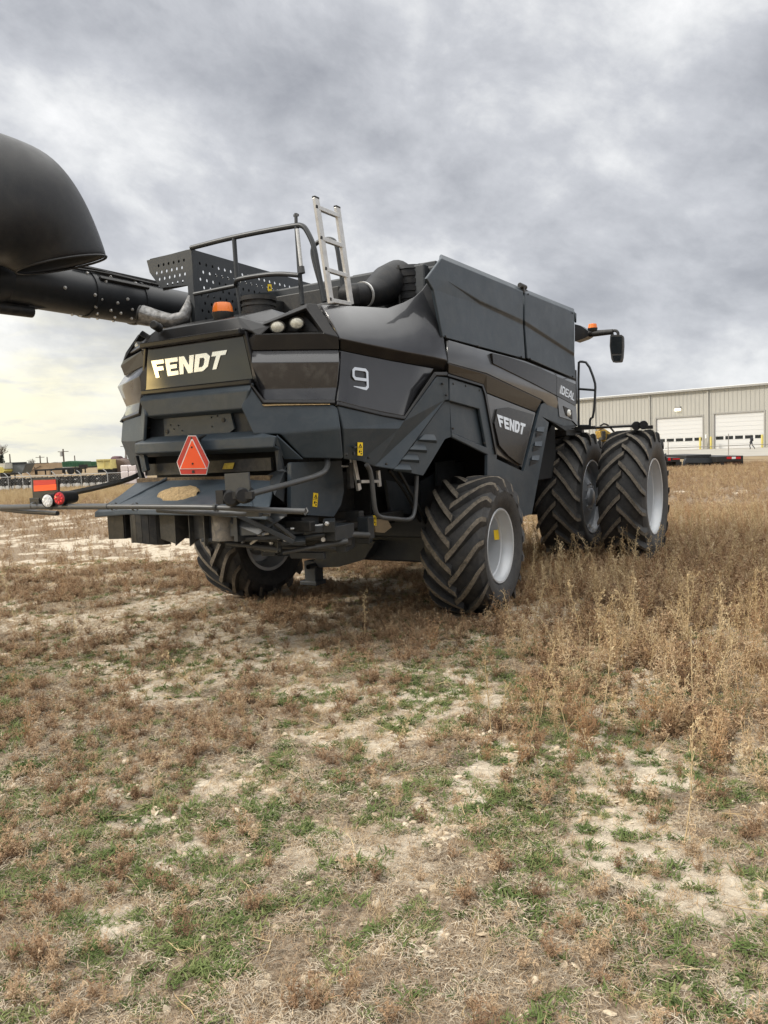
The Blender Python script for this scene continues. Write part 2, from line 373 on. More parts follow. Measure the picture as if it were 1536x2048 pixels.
def glyph_block(ch):                                     # heavy block capitals in a 1x1 cell
    t = .27; g = .34
    if ch == 'F': return [[(0,0),(g,0),(g,.38),(.86,.38),(.86,.62),(g,.62),(g,.76),(1,.76),(1,1),(0,1)]]
    if ch == 'E': return [[(0,0),(1,0),(1,.24),(g,.24),(g,.39),(.9,.39),(.9,.62),(g,.62),(g,.76),(1,.76),(1,1),(0,1)]]
    if ch == 'N': return [[(0,0),(.30,0),(.30,.58),(.66,0),(1,0),(1,1),(.70,1),(.70,.44),(.34,1),(0,1)]]
    if ch == 'T': return [[(.34,0),(.66,0),(.66,.75),(1,.75),(1,1),(0,1),(0,.75),(.34,.75)]]
    if ch == 'D':
        o = [(0,0),(.7,0),(1,.22),(1,.78),(.7,1),(0,1)]; i = [(.33,.24),(.56,.24),(.67,.34),(.67,.66),(.56,.76),(.33,.76)]
        return [[o[k], o[(k+1)%6], i[(k+1)%6], i[k]] for k in range(6)]
def glyph_thin(ch):
    w_ = .21
    if ch == 'I': return [[(0,0),(.9,0),(.9,1),(0,1)]]
    if ch == 'D':
        o = [(0,0),(.75,0),(1,.22),(1,.78),(.75,1),(0,1)]; i = [(.2,.19),(.66,.19),(.79,.32),(.79,.68),(.66,.81),(.2,.81)]
        return [[o[k], o[(k+1)%6], i[(k+1)%6], i[k]] for k in range(6)]
    if ch == 'E': return [[(0,0),(1,0),(1,.14),(.2,.14),(.2,.43),(.9,.43),(.9,.57),(.2,.57),(.2,.86),(1,.86),(1,1),(0,1)]]
    if ch == 'A': return stroke([(0,0),(.42,.98),(.58,.98),(1,0)], w_)+stroke([(.30,.3),(.72,.3)], w_*.9)
    if ch == 'L': return [[(0,0),(.9,0),(.9,.15),(.2,.15),(.2,1),(0,1)]]
def glyph_nine():
    return stroke([(.0,.06),(.84,.06),(.98,.18),(.98,.86),(.86,.96),(.14,.96),(.02,.86),(.02,.60),(.14,.49),(.908,.49)], .14)
def lettering(name, chars, gf, quad, depth, m, parent, gap=.14, widths=None):
    """quad = BL, BR, TR, TL corner points in 3D; letters fill it"""
    BL, BR, TR, TL = quad; nrm = (BR-BL).cross(TL-BL).normalized()
    mb = MB(); ws = [(widths or {}).get(c, 1.) for c in chars]; tot = sum(ws)+gap*(len(chars)-1); x = 0
    for c, wd in zip(chars, ws):
        for poly in (gf(c) if c != '9' else glyph_nine()):
            pts = []
            for u, v in poly:
                uu = (x+u*wd)/tot; a = BL.lerp(BR, uu); b = TL.lerp(TR, uu); pts.append(a.lerp(b, v))
            mb.prism([p+nrm*depth for p in pts], -nrm*(depth+.004))
        x += wd+gap
    return mb.build(name, m, parent)

# ------------------------------------------------------------------ the combine harvester
CH = empty('combine_harvester', (0,0,0), 'big slate grey and gloss black combine harvester parked on the weedy field', 'combine harvester')
A = Vector((1.33,-2.17,0)); B = Vector((1.65,-.75,0)); C_ = Vector((.65,-2.47,0))
SIDE = X_(1.65)
RQ = Surf(A, (1.42,-.32,0)); BR_ = Surf(A, (.30,-.68,0)); BK = Y_(-2.47)
def mirror_of(o):
    me = o.data.copy(); me.transform(Matrix.Diagonal((-.965,1,1,1))); me.flip_normals()
    c = o.copy(); c.data = me; COL.objects.link(c); c.parent = o.parent; return c
def shell(name, rows, surf, m, faces, parent=CH, solid=.03, bevel=.006, smooth=None, mirror=True):
    """rows = list of (crop fn, x, y, offset[, surf]) vertices; faces index into them"""
    mb = MB(); vs = []
    for r in rows:
        s = r[4] if len(r) > 4 else surf
        vs.append(s.at(*r[0](r[1], r[2]), r[3]))
    mb.add(vs, faces)
    me_n = surf.n
    # face the outward side
    fs = []
    for f in mb.f:
        a = Vector(mb.v[f[0]]); nrm = Vector((0,0,0))
        for i in range(1, len(f)-1): nrm += (Vector(mb.v[f[i]])-a).cross(Vector(mb.v[f[i+1]])-a)
        fs.append(f if nrm.dot(me_n) > 0 else tuple(reversed(f)))
    mb.f = fs
    o = mb.build(name, m, parent, solid=solid, bevel=bevel, auto=smooth)
    if mirror: mirror_of(o)
    return o
def flat(name, cf, pts, surf, off, m, thick=.02, parent=CH, bevel=.004, mirror=True):
    mb = MB(); mb.prism([surf.at(*cf(*p), off) for p in pts], -surf.n*thick)
    o = mb.build(name, m, parent, bevel=bevel)
    if mirror: mirror_of(o)
    return o
g = lambda off, *xy, cf=c4: [(cf, x, y, off) for x, y in xy]

# -- core volumes behind the skins
def core():
    mb = MB()
    plan = [(.6,-2.30),(1.22,-2.04),(1.50,-.75),(1.56,-.6),(1.56,3.3),(-1.56,3.3),(-1.56,-.6),(-1.50,-.75),(-1.22,-2.04),(-.6,-2.30)]
    mb.prism([Vector((x,y,2.12)) for x, y in plan], (0,0,.62)); mb.box((0,1.6,2.62),(3.1,4.5,.5))
    mb.prism([Vector((x,y,1.78)) for x, y in [(1.15,-1.9),(1.28,-1.0),(-1.28,-1.0),(-1.15,-1.9)]], (0,0,.34))
    mb.box((0, 2.3, 1.75), (2.7, 2.2, .9)); mb.box((0, .3, 1.55), (1.5, 2.2, 1.1)); mb.box((0,2.2,1.0), (1.6,2.4,.6))
    mb.build('chassis_core', inner, CH, bevel=.01)
    mb = MB(); mb.box((0,1.45,3.22), (3.06,4.1,.76)); mb.box((0,-.70,3.27), (2.9,.10,.66))
    mb.build('grain_tank', matte_dk, CH, bevel=.02)
core()

# -- matte tank side panels with their diagonal crease
shell('tank_side_panel', g(-.10,(580,67),(978,232))+g(0,(583,88),(976,250),(512,185),(975,385),(655,225),(765,290))+g(-.025,(765,308),(975,408))+g(-.003,(590,465),(985,570))+g(-.002,(545,240)),
      SIDE, matte, [(0,1,3,2),(2,3,5,7,6),(2,6,10,4),(6,7,8),(6,8,10),(7,5,9,8),(10,8,9,11,12-2)] if False else
      [(0,1,3,2),(2,3,5,7,6),(7,5,9,8),(2,6,4),(4,6,12),(6,7,8),(6,8,12),(12,8,10),(8,9,11,10)], bevel=.008)
shell('tank_side_panel', g(-.10,(984,235),(1220,330))+g(0,(984,252),(1222,348),(984,388),(1222,545),(1232,352),(1232,398))+g(-.025,(984,410),(1222,560))+g(-.005,(997,568),(1228,668)),
      SIDE, matte, [(0,1,3,2),(2,3,5,4),(3,6,7),(4,5,9,8),(8,9,11,10)], bevel=.008)
mb = MB(); mb.prism([SIDE.at(*c4(x,y),-.05) for x, y in ((970,228),(996,240),(1000,572),(975,566))], (-.04,0,0)); mirror_of(mb.build('panel_gap', black, CH))
mb = MB(); p = SIDE.at(*c4(972,222),-.03); mb.tube([p-Vector((0,.09,0)), p+Vector((0,.09,0))], .03); mb.box(p+Vector((0,0,-.04)), (.05,.05,.09)); mirror_of(mb.build('hinge_knob', black, CH))

# -- rear quarter of the side: shoulder, black stripe, panel with the number
shell('side_hood', g(-.20,(8,310),(110,314),(210,318))+g(-.185,(325,326))+g(-.165,(400,300))+g(-.15,(455,272))+g(-.13,(490,240))+g(-.11,(520,197))+
      g(.03,(98,472),(215,497),(330,520),(400,535),(470,548),(545,562),(612,577))+g(-.05,(60,395),(165,405),(275,418))+g(-.045,(365,425),(440,425),(505,410),(562,390))+g(-.04,(560,300))+g(.0,(590,465)),
      RQ, gloss, [(i, i+1, 16+i, 15+i) for i in range(7)]+[(15+i, 16+i, 9+i, 8+i) for i in range(6)]+[(21,22,23,14)], smooth=60)
shell('black_stripe', g(.028,(98,474),(330,522),(545,564),(612,579))+g(-.035,(100,530),(330,578),(545,614),(612,628)),
      RQ, glossk, [(0,1,5,4),(1,2,6,5),(2,3,7,6)])
shell('side_panel', g(-.03,(102,532),(225,557),(350,582),(450,600),(548,617))+g(-.055,(96,640),(215,672),(330,700),(420,715),(475,720))+g(.015,(85,772),(190,800),(300,825),(370,838),(405,845)),
      RQ, gloss, [(0,1,6,5),(1,2,7,6),(2,3,8,7),(3,4,9,8),(5,6,11,10),(6,7,12,11),(7,8,13,12),(8,9,14,13)], smooth=40)
shell('trim_lip', g(.02,(85,772),(300,825),(405,843),(550,632),(612,632))+g(.035,(84,790),(300,842),(408,860),(560,648),(614,650)),
      RQ, glossk, [(0,1,6,5),(1,2,7,6),(2,3,8,7),(3,4,9,8)])
shell('lower_side_panel', g(.02,(88,796),(405,866),(562,654),(616,660))+g(.0,(620,768),(600,772))+g(.03,(112,905),(380,905))+g(-.07,(116,1052),(200,1062),(262,1088))+g(-.02,(360,1102)),
      RQ, matte, [(0,1,7,6),(6,7,10,9,8),(1,2,5,11,10,7),(2,3,4,5)], bevel=.01)
# louvred strip with its fins
mb = MB(); mb.prism([RQ.at(*c4(x,y),-.04) for x, y in ((598,774),(622,774),(628,945),(600,955),(495,1130),(362,1102))], -RQ.n*.03)
lou = mb.build('louvre_panel', matte, CH, bevel=.005); mirror_of(lou)
mb = MB()
for (x, y) in ((515,938),(468,985),(432,1033),(395,1080)):
    q = [RQ.at(*c4(x+a,y+b),o) for a, b, o in ((-16,-6,-.04),(34,-4,-.04),(46,24,-.008),(-40,20,-.008))]
    r_ = [RQ.at(*c4(x+a,y+b),-.04) for a, b in ((46,38),(-44,28))]
    mb.add(q+r_, [(0,1,2,3),(3,2,4,5),(0,3,5),(1,4,2)])
for o_ in build_each(mb, 'louvre_fin', matte, lou, bevel=.004): mirror_of(o_)

def fasteners():
    mb = MB()
    for cf, sf, pts, off in ((c4, SIDE, ((640,690),(700,700),(765,722),(640,905),(790,975),(830,1000),(845,1080),(812,1080)), .012), (c4, RQ, ((130,1030),(235,1045),(320,1075),(590,690),(608,745)), .03), (c4, SIDE, ((604,462),(760,510),(968,560),(1010,570),(1215,655),(1000,260),(1212,350)), .004)):
        for p in pts: mb.lathe([(-.012,.011),(.004,.011),(.006,.006),(.006,0)], sf.at(*cf(*p), off), sf.n, 8)
    build_each(mb, 'fastener', black, CH)
fasteners()
# -- arch frame above the rear wheel, on the flat side
shell('wheel_arch_frame', g(.01,(622,662),(786,714),(766,812),(624,772),(850,1030),(800,996),(806,1032),(846,1150),(828,1110))+g(-.01,(632,924),(636,948)),
      SIDE, matte, [(0,1,2,3),(1,4,5,2),(4,7,8,6,5),(9,5,6,10)], bevel=.008)
flat('arch_inset', c4, ((622,774),(766,814),(800,996),(632,924)), SIDE, -.035, matte)
# -- glossy side band
shell('side_band', g(.0,(618,480),(760,520),(985,580),(1228,678))+g(.03,(617,590),(800,640),(1067,768),(1228,800))+g(.0,(1230,865),(1137,845),(1080,790)),
      SIDE, glossl, [(0,1,5,4),(1,2,6,5),(2,3,7,6),(6,7,8,9,10)], smooth=25)
shell('brown_stripe', g(.033,(617,592),(800,643),(1066,769))+g(.0,(616,640),(784,694),(802,734),(1035,826)),
      SIDE, brownk, [(0,1,4,3),(1,2,6,5,4)])
flat('upper_inlay', c4, ((827,543),(905,562),(990,590),(1070,622),(1136,652),(1136,746),(1010,680),(905,628),(832,592)), SIDE, .034, inlayk, thick=.03)
flat('name_plate', c4, ((1137,654),(1228,692),(1228,796),(1137,747)), SIDE, .036, inlayk, thick=.03)
shell('lower_side_frame', g(.02,(800,737),(1035,829))+g(.0,(970,1092),(850,1030)), SIDE, glossl, [(0,1,2,3)])
flat('dark_inlay', c4, ((850,812),(905,803),(1028,838),(968,1082),(905,1035),(862,985),(838,880)), SIDE, .034, inlayk, thick=.03)
flat('trim_lip', c4, ((614,642),(784,694),(800,738),(852,1028),(846,1030),(793,742),(780,702),(614,652)), SIDE, .03, glossk, thick=.03)
# V-shaped front skirt
skp = ((-14,800),(185,893),(283,522),(300,514),(398,558),(470,636),(405,640),(287,590),(325,622),(232,1125),(176,1145),(120,1065),(20,985),(-14,930))
flat('front_skirt', c7, skp, SIDE, .02, matte, thick=.04, bevel=.01)
mb = MB()
for x, y in ((270,690),(253,769),(237,846)):
    mb.add([SIDE.at(*c7(x+a,y+b),o) for a, b, o in ((-12,-12,.03),(20,0,.022),(-16,14,.03),(-14,2,.0))], [(0,1,2),(0,2,3),(0,3,1),(1,3,2)])
for o_ in build_each(mb, 'vent_slot', ink, CH): mirror_of(o_)
mb = MB()
for x, y in ((282,648),(270,728),(254,806)):
    q = [SIDE.at(*c7(x+a,y+b),o) for a, b, o in ((-20,0,.02),(20,-4,.02),(16,26,.05),(-24,22,.05))]
    mb.add(q+[SIDE.at(*c7(x+16,y+28),.02), SIDE.at(*c7(x-24,y+24),.02)], [(0,1,2,3),(3,2,4,5),(0,3,5),(1,4,2)])
for o_ in build_each(mb, 'vent_hood', matte, CH, bevel=.003): mirror_of(o_)
# front corner: lamp housing below the name plate
flat('corner_housing', c4, ((1140,752),(1230,800),(1237,892),(1215,868),(1150,848)), SIDE, .03, glossl, thick=.05)
fl = flat('lamp_recess', c4, ((1168,796),(1210,818),(1212,862),(1180,838)), SIDE, .036, ink, thick=.02)
mb = MB(); p = SIDE.at(*c4(1193,830), .04); mb.lathe([(0,.0),(0.03,.02),(.02,.045),(-.02,.05)], p, (1,0,0), 16); mirror_of(mb.build('side_lamp', ledlens, CH, smooth=True))
flat('corner_strip', c4, ((1070,790),(1140,826),(1215,868),(1235,893),(1180,915),(1135,885),(1075,852)), SIDE, .015, matte_dk, thick=.08)

# -- rear quarter panels (between the sign and the seam)
h = lambda off, *xy: [(c2, x, y, off) for x, y in xy]
shell('lamp_housing', h(-.16,(792,236),(1150,82),(1208,84))+h(.0,(1342,288))+h(-.03,(1342,366),(812,372),(772,318))+h(-.12,(808,240),(1142,110))+h(.0,(1250,262),(832,272)),
      BR_, glossk, [(0,1,8,7),(1,2,3,9,8),(10,9,3,4,5),(6,0,7,10,5)], bevel=.006)
def recess():
    tri = [(808,240,-.12),(1142,110,-.12),(1250,262,0),(832,272,0)]; back = [(830,242,-.26),(1120,140,-.26),(1225,255,-.22),(850,266,-.22)]
    mb = MB(); mb.add([BR_.at(*c2(x,y),o-.004) for x, y, o in tri]+[BR_.at(*c2(x,y),o) for x, y, o in back], [(0,1,5,4),(1,2,6,5),(2,3,7,6),(3,0,4,7),(4,5,6,7)])
    mirror_of(mb.build('lamp_recess', black, CH))
    for x, y, r in ((968,226,.068),(1086,203,.066)):
        p = BR_.at(*c2(x,y), -.10); d = (BR_.n+Vector((0,0,-.12))).normalized()
        for s in (1,-1):
            pp = Vector((p.x*s,p.y,p.z)); dd = Vector((d.x*s,d.y,d.z))
            m1 = MB(); m1.lathe([(-.10,.03),(-.09,r*.8),(-.02,r),(.012,r),(.012,r*.88)], pp, dd, 28); q = m1.build('work_lamp', black, CH, auto=40)
            for v in q.data.vertices: v.co.z = pp.z+(v.co.z-pp.z)*.76
            m2 = MB(); m2.lathe([(.006,r*.88),(.018,r*.5),(.022,.001)], pp, dd, 28); q2 = m2.build('lamp_lens', lens, q, smooth=True)
            for v in q2.data.vertices: v.co.z = pp.z+(v.co.z-pp.z)*.76
recess()
shell('rear_quarter_panel', h(-.03,(812,374),(1342,368))+h(.045,(1346,442),(806,446))+h(-.02,(1330,600),(860,610))+h(.02,(1318,688),(888,688))+h(-.02,(785,420),(800,450)),
      BR_, gloss, [(0,1,2,3),(3,2,4,5),(5,4,6,7)], smooth=18)
shell('trim_lip', h(.03,(806,566),(888,672),(1320,672))+h(.05,(806,584),(880,692),(1322,694)), BR_, glossk, [(0,1,4,3),(1,2,5,4)])
shell('rear_quarter_lower', h(.03,(806,592),(880,706),(1300,702),(1335,722))+h(.05,(1352,850),(985,886),(820,886),(742,716))+h(-.035,(1368,1038),(1124,1034)),
      BR_, matte, [(7,0,1,6),(1,5,6),(1,2,3,4,5),(5,4,8,9)], bevel=.012)
shell('chaff_dust', h(.036,(872,703),(1000,699),(1290,697))+h(.048,(884,712),(1000,707),(1290,703)), BR_, chaff, [(0,1,4,3),(1,2,5,4)], solid=.004, bevel=0, mirror=False)
# -- centre: sign, its frame, hood ridge and roof
def centre():
    P = lambda x, y, o=0., s=BK: s.at(*c2(x,y), o)
    zt, zb, ys = 2.815, 2.45, -2.455
    mb = MB(); mb.prism([Vector((-.655,ys,zb)),Vector((.655,ys,zb)),Vector((.575,ys,zt)),Vector((-.575,ys,zt))], (0,.05,0))
    mb.build('sign_panel', signk, CH, bevel=.006)
    mb = MB(); mb.add([P(728,284,-.02),P(815,545,-.02),BR_.at(*c2(888,688),.015),BR_.at(*c2(850,600),-.03),BR_.at(*c2(806,446),.035),BR_.at(*c2(812,374),-.04),P(770,318,-.05)], [(0,1,4,5,6),(1,2,3,4)])
    ck = mb.build('sign_cheek', gloss, CH, solid=.02); mirror_of(ck)
    mb = MB(); mb.bar((-.665,-2.47,zb-.028),(.665,-2.47,zb-.028),.06,.045); mb.build('sign_trim', glossk, CH, bevel=.01)
    mb = MB(); mb.bar((-.61,-2.48,zt+.03),(.60,-2.48,zt+.03),.10,.05); mb.build('sign_frame', glossk, CH, bevel=.01)
    for s_ in (1,-1):
        mb = MB(); mb.bar((s_*.60,-2.45,zt+.03),(s_*.69,-2.44,zb-.04),.035,.04, up=(0,1,0)); mb.build('sign_frame', glossk, CH, bevel=.008)
    # roof: visor over the sign and raised centre hump
    mb = MB()
    rows = [[(-1.30,-2.10,2.86),(-.68,-2.44,2.86),(-.60,-2.46,2.875),(.58,-2.46,2.875),(.66,-2.44,2.85),(.72,-2.42,2.80)],
            [(-1.25,-1.9,3.00),(-.68,-2.36,2.95),(-.52,-2.40,2.99),(.48,-2.40,2.99),(.62,-2.34,2.94),(.74,-2.28,2.90)],
            [(-1.2,-1.5,3.04),(-.72,-1.9,3.06),(-.5,-1.9,3.13),(.45,-1.9,3.13),(.62,-1.9,3.02),(.84,-1.7,3.0)],
            [(-1.2,-.7,3.0),(-.72,-.7,3.02),(-.5,-.7,3.05),(.45,-.7,3.05),(.62,-.7,3.02),(.95,-.7,3.0)]]
    vs = [p for r in rows for p in r]; n = 6
    mb.add(vs, [(i*n+k, i*n+k+1, (i+1)*n+k+1, (i+1)*n+k) for i in range(3) for k in range(5)])
    mb.build('engine_hood', glossk, CH, solid=.03, bevel=.01)
    mb = MB(); mb.lathe([(0,.04),(.10,.04),(.11,.03),(.11,0)], (-.45,-2.42,3.0), (.3,-1,.2), 14); mb.build('hood_stub', black, CH, auto=40)
    # matte lower centre: frame round the recessed number plate
    mb = MB()
    y0 = -2.45
    def V(x, z, y): return Vector((x,y,z))
    mb.add([V(-.66,2.395,y0),V(.675,2.395,y0),V(.67,2.335,y0-.05),V(-.66,2.335,y0-.05),V(.60,2.215,y0-.05),V(-.58,2.215,y0-.05),V(.61,2.20,y0+.04),V(-.59,2.20,y0+.04)], [(0,1,2,3),(3,2,4,5),(5,4,6,7)])
    mb.build('rear_panel', matte, CH, solid=.03, bevel=.01)
    mb = MB(); mb.add([V(-.62,1.985,y0+.03),V(.62,1.985,y0+.03),V(.93,1.945,y0-.05),V(-.75,1.945,y0-.06),V(.91,1.875,y0-.06),V(-.75,1.875,y0-.065),V(.88,1.85,y0+.05),V(-.74,1.85,y0+.05)], [(0,1,2,3),(3,2,4,5),(5,4,6,7)])
    mb.build('bumper_ledge', matte, CH, solid=.03, bevel=.01)
    mb = MB(); mb.add([BR_.at(*c2(965,886),.052),BR_.at(*c2(1126,1036),-.02),BR_.at(*c2(1012,1034),-.04),BR_.at(*c2(958,946),.04)], [(0,1,2,3)]); mirror_of(mb.build('bumper_ledge', matte, CH, solid=.02, bevel=.006))
    mb = MB(); mb.prism([V(-.66,2.24,y0+.07),V(.66,2.24,y0+.07),V(.72,1.95,y0+.07),V(-.72,1.95,y0+.07)], (0,.03,0)); mb.build('recess_back', matte_dk, CH)
    mb = MB(); mb.prism([V(-.47,1.99,y0+.03),V(.30,1.99,y0+.03),V(.39,2.04,y0+.03),V(.35,2.19,y0+.03),V(-.47,2.19,y0+.03)], (0,.03,0)); pl = mb.build('plate_mount', matte, CH, bevel=.006)
    mb = MB()
    for x, z, r in ((-.43,2.05,.020),(.27,2.12,.020),(-.38,2.11,.006),(-.34,2.07,.006),(-.28,2.10,.006),(-.24,2.05,.006),(.13,2.15,.006),(.13,2.07,.006),(.20,2.16,.006)):
        mb.lathe([(0,r),(.008,r),(.01,0)], (x,y0+.03,z), (0,-1,0), 12)
    build_each(mb, 'plate_bolt', black, pl)
    mb = MB(); mb.prism([V(-.75,1.90,y0-.05),V(-.68,1.90,y0-.055),V(-.66,1.70,y0-.04),V(-.72,1.68,y0-.04)], (0,.05,0)); mb.build('bumper_leg', matte, CH, bevel=.008)
centre()
sg = [BK.at(*p, -.014) for p in ((313,756),(442,737),(455,700),(303,722))]
lettering('brand_letters', 'FENDT', glyph_block, sg, .006, chrome, CH, gap=.10, widths={'F':.95,'T':1.0,'N':1.1,'D':1.1,'E':.95})
sg = [SIDE.at(*c4(*p), .036) for p in ((862,897),(975,936),(986,884),(848,836))]
lettering('brand_letters', 'FENDT', glyph_block, sg, .004, chrome, CH, gap=.10)
sg = [SIDE.at(*c4(*p), .037) for p in ((1150,736),(1219,773),(1226,741),(1157,697))]
lettering('model_letters', 'IDEAL', glyph_thin, sg, .006, chrome, CH, gap=.24, widths={'I':.22})
sg = [RQ.at(*c4(*p), o) for p, o in (((160,714),-.035),((230,722),-.035),((226,622),-.04),((157,612),-.04))]
lettering('model_number', '9', None, sg, .005, chrome, CH)

# -- seam lines: dark gap between rear and side, body and front
def seam(pts, surf, cf, wd=.012):
    mb = MB(); P = [surf.at(*cf(*p), -.02) for p in pts]
    for a, b in zip(P, P[1:]): mb.bar(a, b, wd, .05)
    return mb

# -- perforated guard round the folded auger
def perforated(name, o, u, v, wd, ht, holes, outline, parent):
    """plate in plane (o,u,v); outline polygon in u,v metres; holes = list of centres"""
    r = .0135; n = 8
    me = bpy.data.meshes.new(name); bm = bmesh.new()
    def P(a, b): return o+u*a+v*b
    edges = []
    def loop(pts):
        vs = [bm.verts.new(P(*p)) for p in pts]
        for i in range(len(vs)): edges.append(bm.edges.new((vs[i], vs[(i+1)%len(vs)])))
    loop(outline)
    for a, b in holes: loop([(a+r*math.cos(2*math.pi*k/n), b+r*1.25*math.sin(2*math.pi*k/n)) for k in range(n)])
    bmesh.ops.triangle_fill(bm, use_beauty=True, use_dissolve=False, edges=edges)
    # drop the triangles that fill the holes
    kill = [f for f in bm.faces if any((f.calc_center_median()-P(a,b)).length < r*.95 for a, b in holes)]
    bmesh.ops.delete(bm, geom=kill, context='FACES_ONLY')
    bm.to_mesh(me); bm.free(); me.materials.append(steel)
    ob = bpy.data.objects.new(name, me); COL.objects.link(ob); ob.parent = parent
    md = ob.modifiers.new('solid', 'SOLIDIFY'); md.thickness = .006
    return ob
GX = -.63
def guard():
    o = Vector((GX,-1.75,2.95)); zt = .92
    out = [(0,.12),(0,zt),(2.05,zt-.015),(2.05,.12)]
    holes = [(.09+k*.092+(.046 if r % 2 else 0), .80-r*.078) for r in range(8) for k in range(22) if k*.092 < 1.85]
    perforated('perforated_guard', o, Vector((0,1,0)), Vector((0,0,1)), 2.3, 1, holes, out, CH)
    out = [(-.62,.915),(-.585,.785),(-.44,.61),(-.06,.585),(-.05,.10),(0,.10),(0,.93)]
    holes = [(-.09-k*.072-(.036 if r % 2 else 0), .835-r*.068) for r in range(4) for k in range(6)]
    holes = [(a, b) for a, b in holes if a > -.55+(.83-b)*.75]
    perforated('perforated_guard', Vector((GX-.03,-1.75,2.95)), Vector((1,0,0)), Vector((0,0,1)), .6, 1, holes, out, CH)
    mb = MB(); mb.box((GX-.035,-.55,3.36), (.012,1.75,.66)); mb.box((GX-.035,-1.60,3.26), (.012,.34,.40)); mb.box((GX-.035,-1.60,3.80), (.012,.34,.10)); mb.box((GX-.33,-1.725,3.83), (.58,.012,.10)); mb.box((GX-.26,-1.725,3.56), (.40,.012,.05)); mb.build('added_hole_blackout', inner, CH)  # dark sheets added so the sky doesn't show through most holes
    mb = MB(); mb.box((GX-.01,-1.75,3.42), (.06,.06,.90)); mb.box((GX-.01,-1.1,3.1),(.05,1.2,.05)); mb.build('guard_post', steel, CH, bevel=.004)
    # hand rails on the deck
    T = lambda x, y, s: s.at(*c3(x,y))
    yp = Y_(-1.78)
    mb = MB()
    top = [T(85,445,yp), T(415,360,yp), T(880,272,yp)]
    e = T(985,330,yp); f_ = T(1030,430,yp); gq = T(1110,860,yp)
    mb.tube([top[0], top[1], top[2], T(945,270,yp), e, f_, T(1060,610,yp), gq], .024, smooth_path=2)
    mb.build('hand_rail', steel, CH, auto=60)
    mb = MB(); mb.tube([T(110,800,yp), T(430,735,yp)], .02); 
    y2 = Y_(-1.90)
    mb.tube([T(430,735,yp), T(425,700,y2), T(460,680,y2), T(730,640,y2), T(915,655,y2)], .022, smooth_path=2); mb.build('mid_rail', steel, CH, auto=60)
    mb = MB(); mb.tube([T(415,365,yp), T(440,730,yp)], .022); mb.tube([T(440,740,yp), T(470,960,yp)], .022)
    mb.tube([T(895,275,yp), T(920,650,yp), T(940,880,yp)], .022); build_each(mb, 'rail_post', steel, CH, auto=60)
    mb = MB(); a, b = T(900,300,Y_(-1.82)), T(932,600,Y_(-1.82)); mb.tube([a, b], .018)
    mb.build('gas_strut', alu, CH, auto=60)
    mb = MB(); mb.tube([T(890,180,yp), T(892,262,yp)], .016); mb.box(T(892,195,yp), (.05,.02,.02)); mb.tube([T(930,590,Y_(-1.82)), T(938,640,Y_(-1.82))], .03); build_each(mb, 'latch', tubeM, CH)
    # second loop of rail farther in, behind the ladder
    y3 = Y_(-1.2)
    mb = MB(); mb.tube([T(1100,800,y3), T(1030,560,y3), T(1010,450,y3), T(1060,395,y3), T(1150,370,y3), T(1200,400,y3), T(1225,560,y3), T(1270,850,y3)], .022, smooth_path=2); mb.build('hand_rail', steel, CH, auto=60)
    # yellow notice on the guard
    gx = X_(GX+.012)
    mb = MB(); mb.prism([gx.at(*c3(x,y)) for x, y in ((675,722),(702,724),(708,812),(680,808))], (-.006,0,0)); st = mb.build('warning_sticker', yellow, CH)
    mb = MB(); mb.prism([gx.at(*c3(x,y),.003) for x, y in ((690,732),(700,758),(682,756))], (-.002,0,0)); mb.prism([gx.at(*c3(x,y),.003) for x, y in ((684,775),(700,777),(702,800),(686,798))], (-.002,0,0)); build_each(mb, 'sticker_mark', ink, st)
guard()
# -- aluminium access ladder on the deck
def ladder():
    sx = X_(1.18); T = lambda x, y: sx.at(*c3(x,y))
    mb = MB()
    for a, b in ((T(1042,60),T(1160,872)), (T(1206,132),T(1312,880))): mb.bar(a, b, .065, .028, up=(1,0,0))
    ld = mb.build('deck_ladder', alu, CH, bevel=.004)
    mb = MB()
    for a, b in (((1060,138),(1215,200)), ((1090,375),(1245,430)), ((1125,612),(1280,660)), ((1165,850),(1305,875))):
        mb.bar(T(*a), T(*b), .035, .035)
    build_each(mb, 'rung', alu, ld, bevel=.003)
    mb = MB()
    for p in ((1042,130),(1077,368),(1112,605),(1148,840)): mb.box(T(*p)+Vector((.0285,0,0))-Vector((.0165,0,0)), (.008,.028,.028))
    for p in ((1042,62),(1206,134)): mb.box(T(*p)+Vector((0,0,.003)), (.031,.066,.016))
    build_each(mb, 'end_cap', ink, ld, bevel=.003)
ladder()
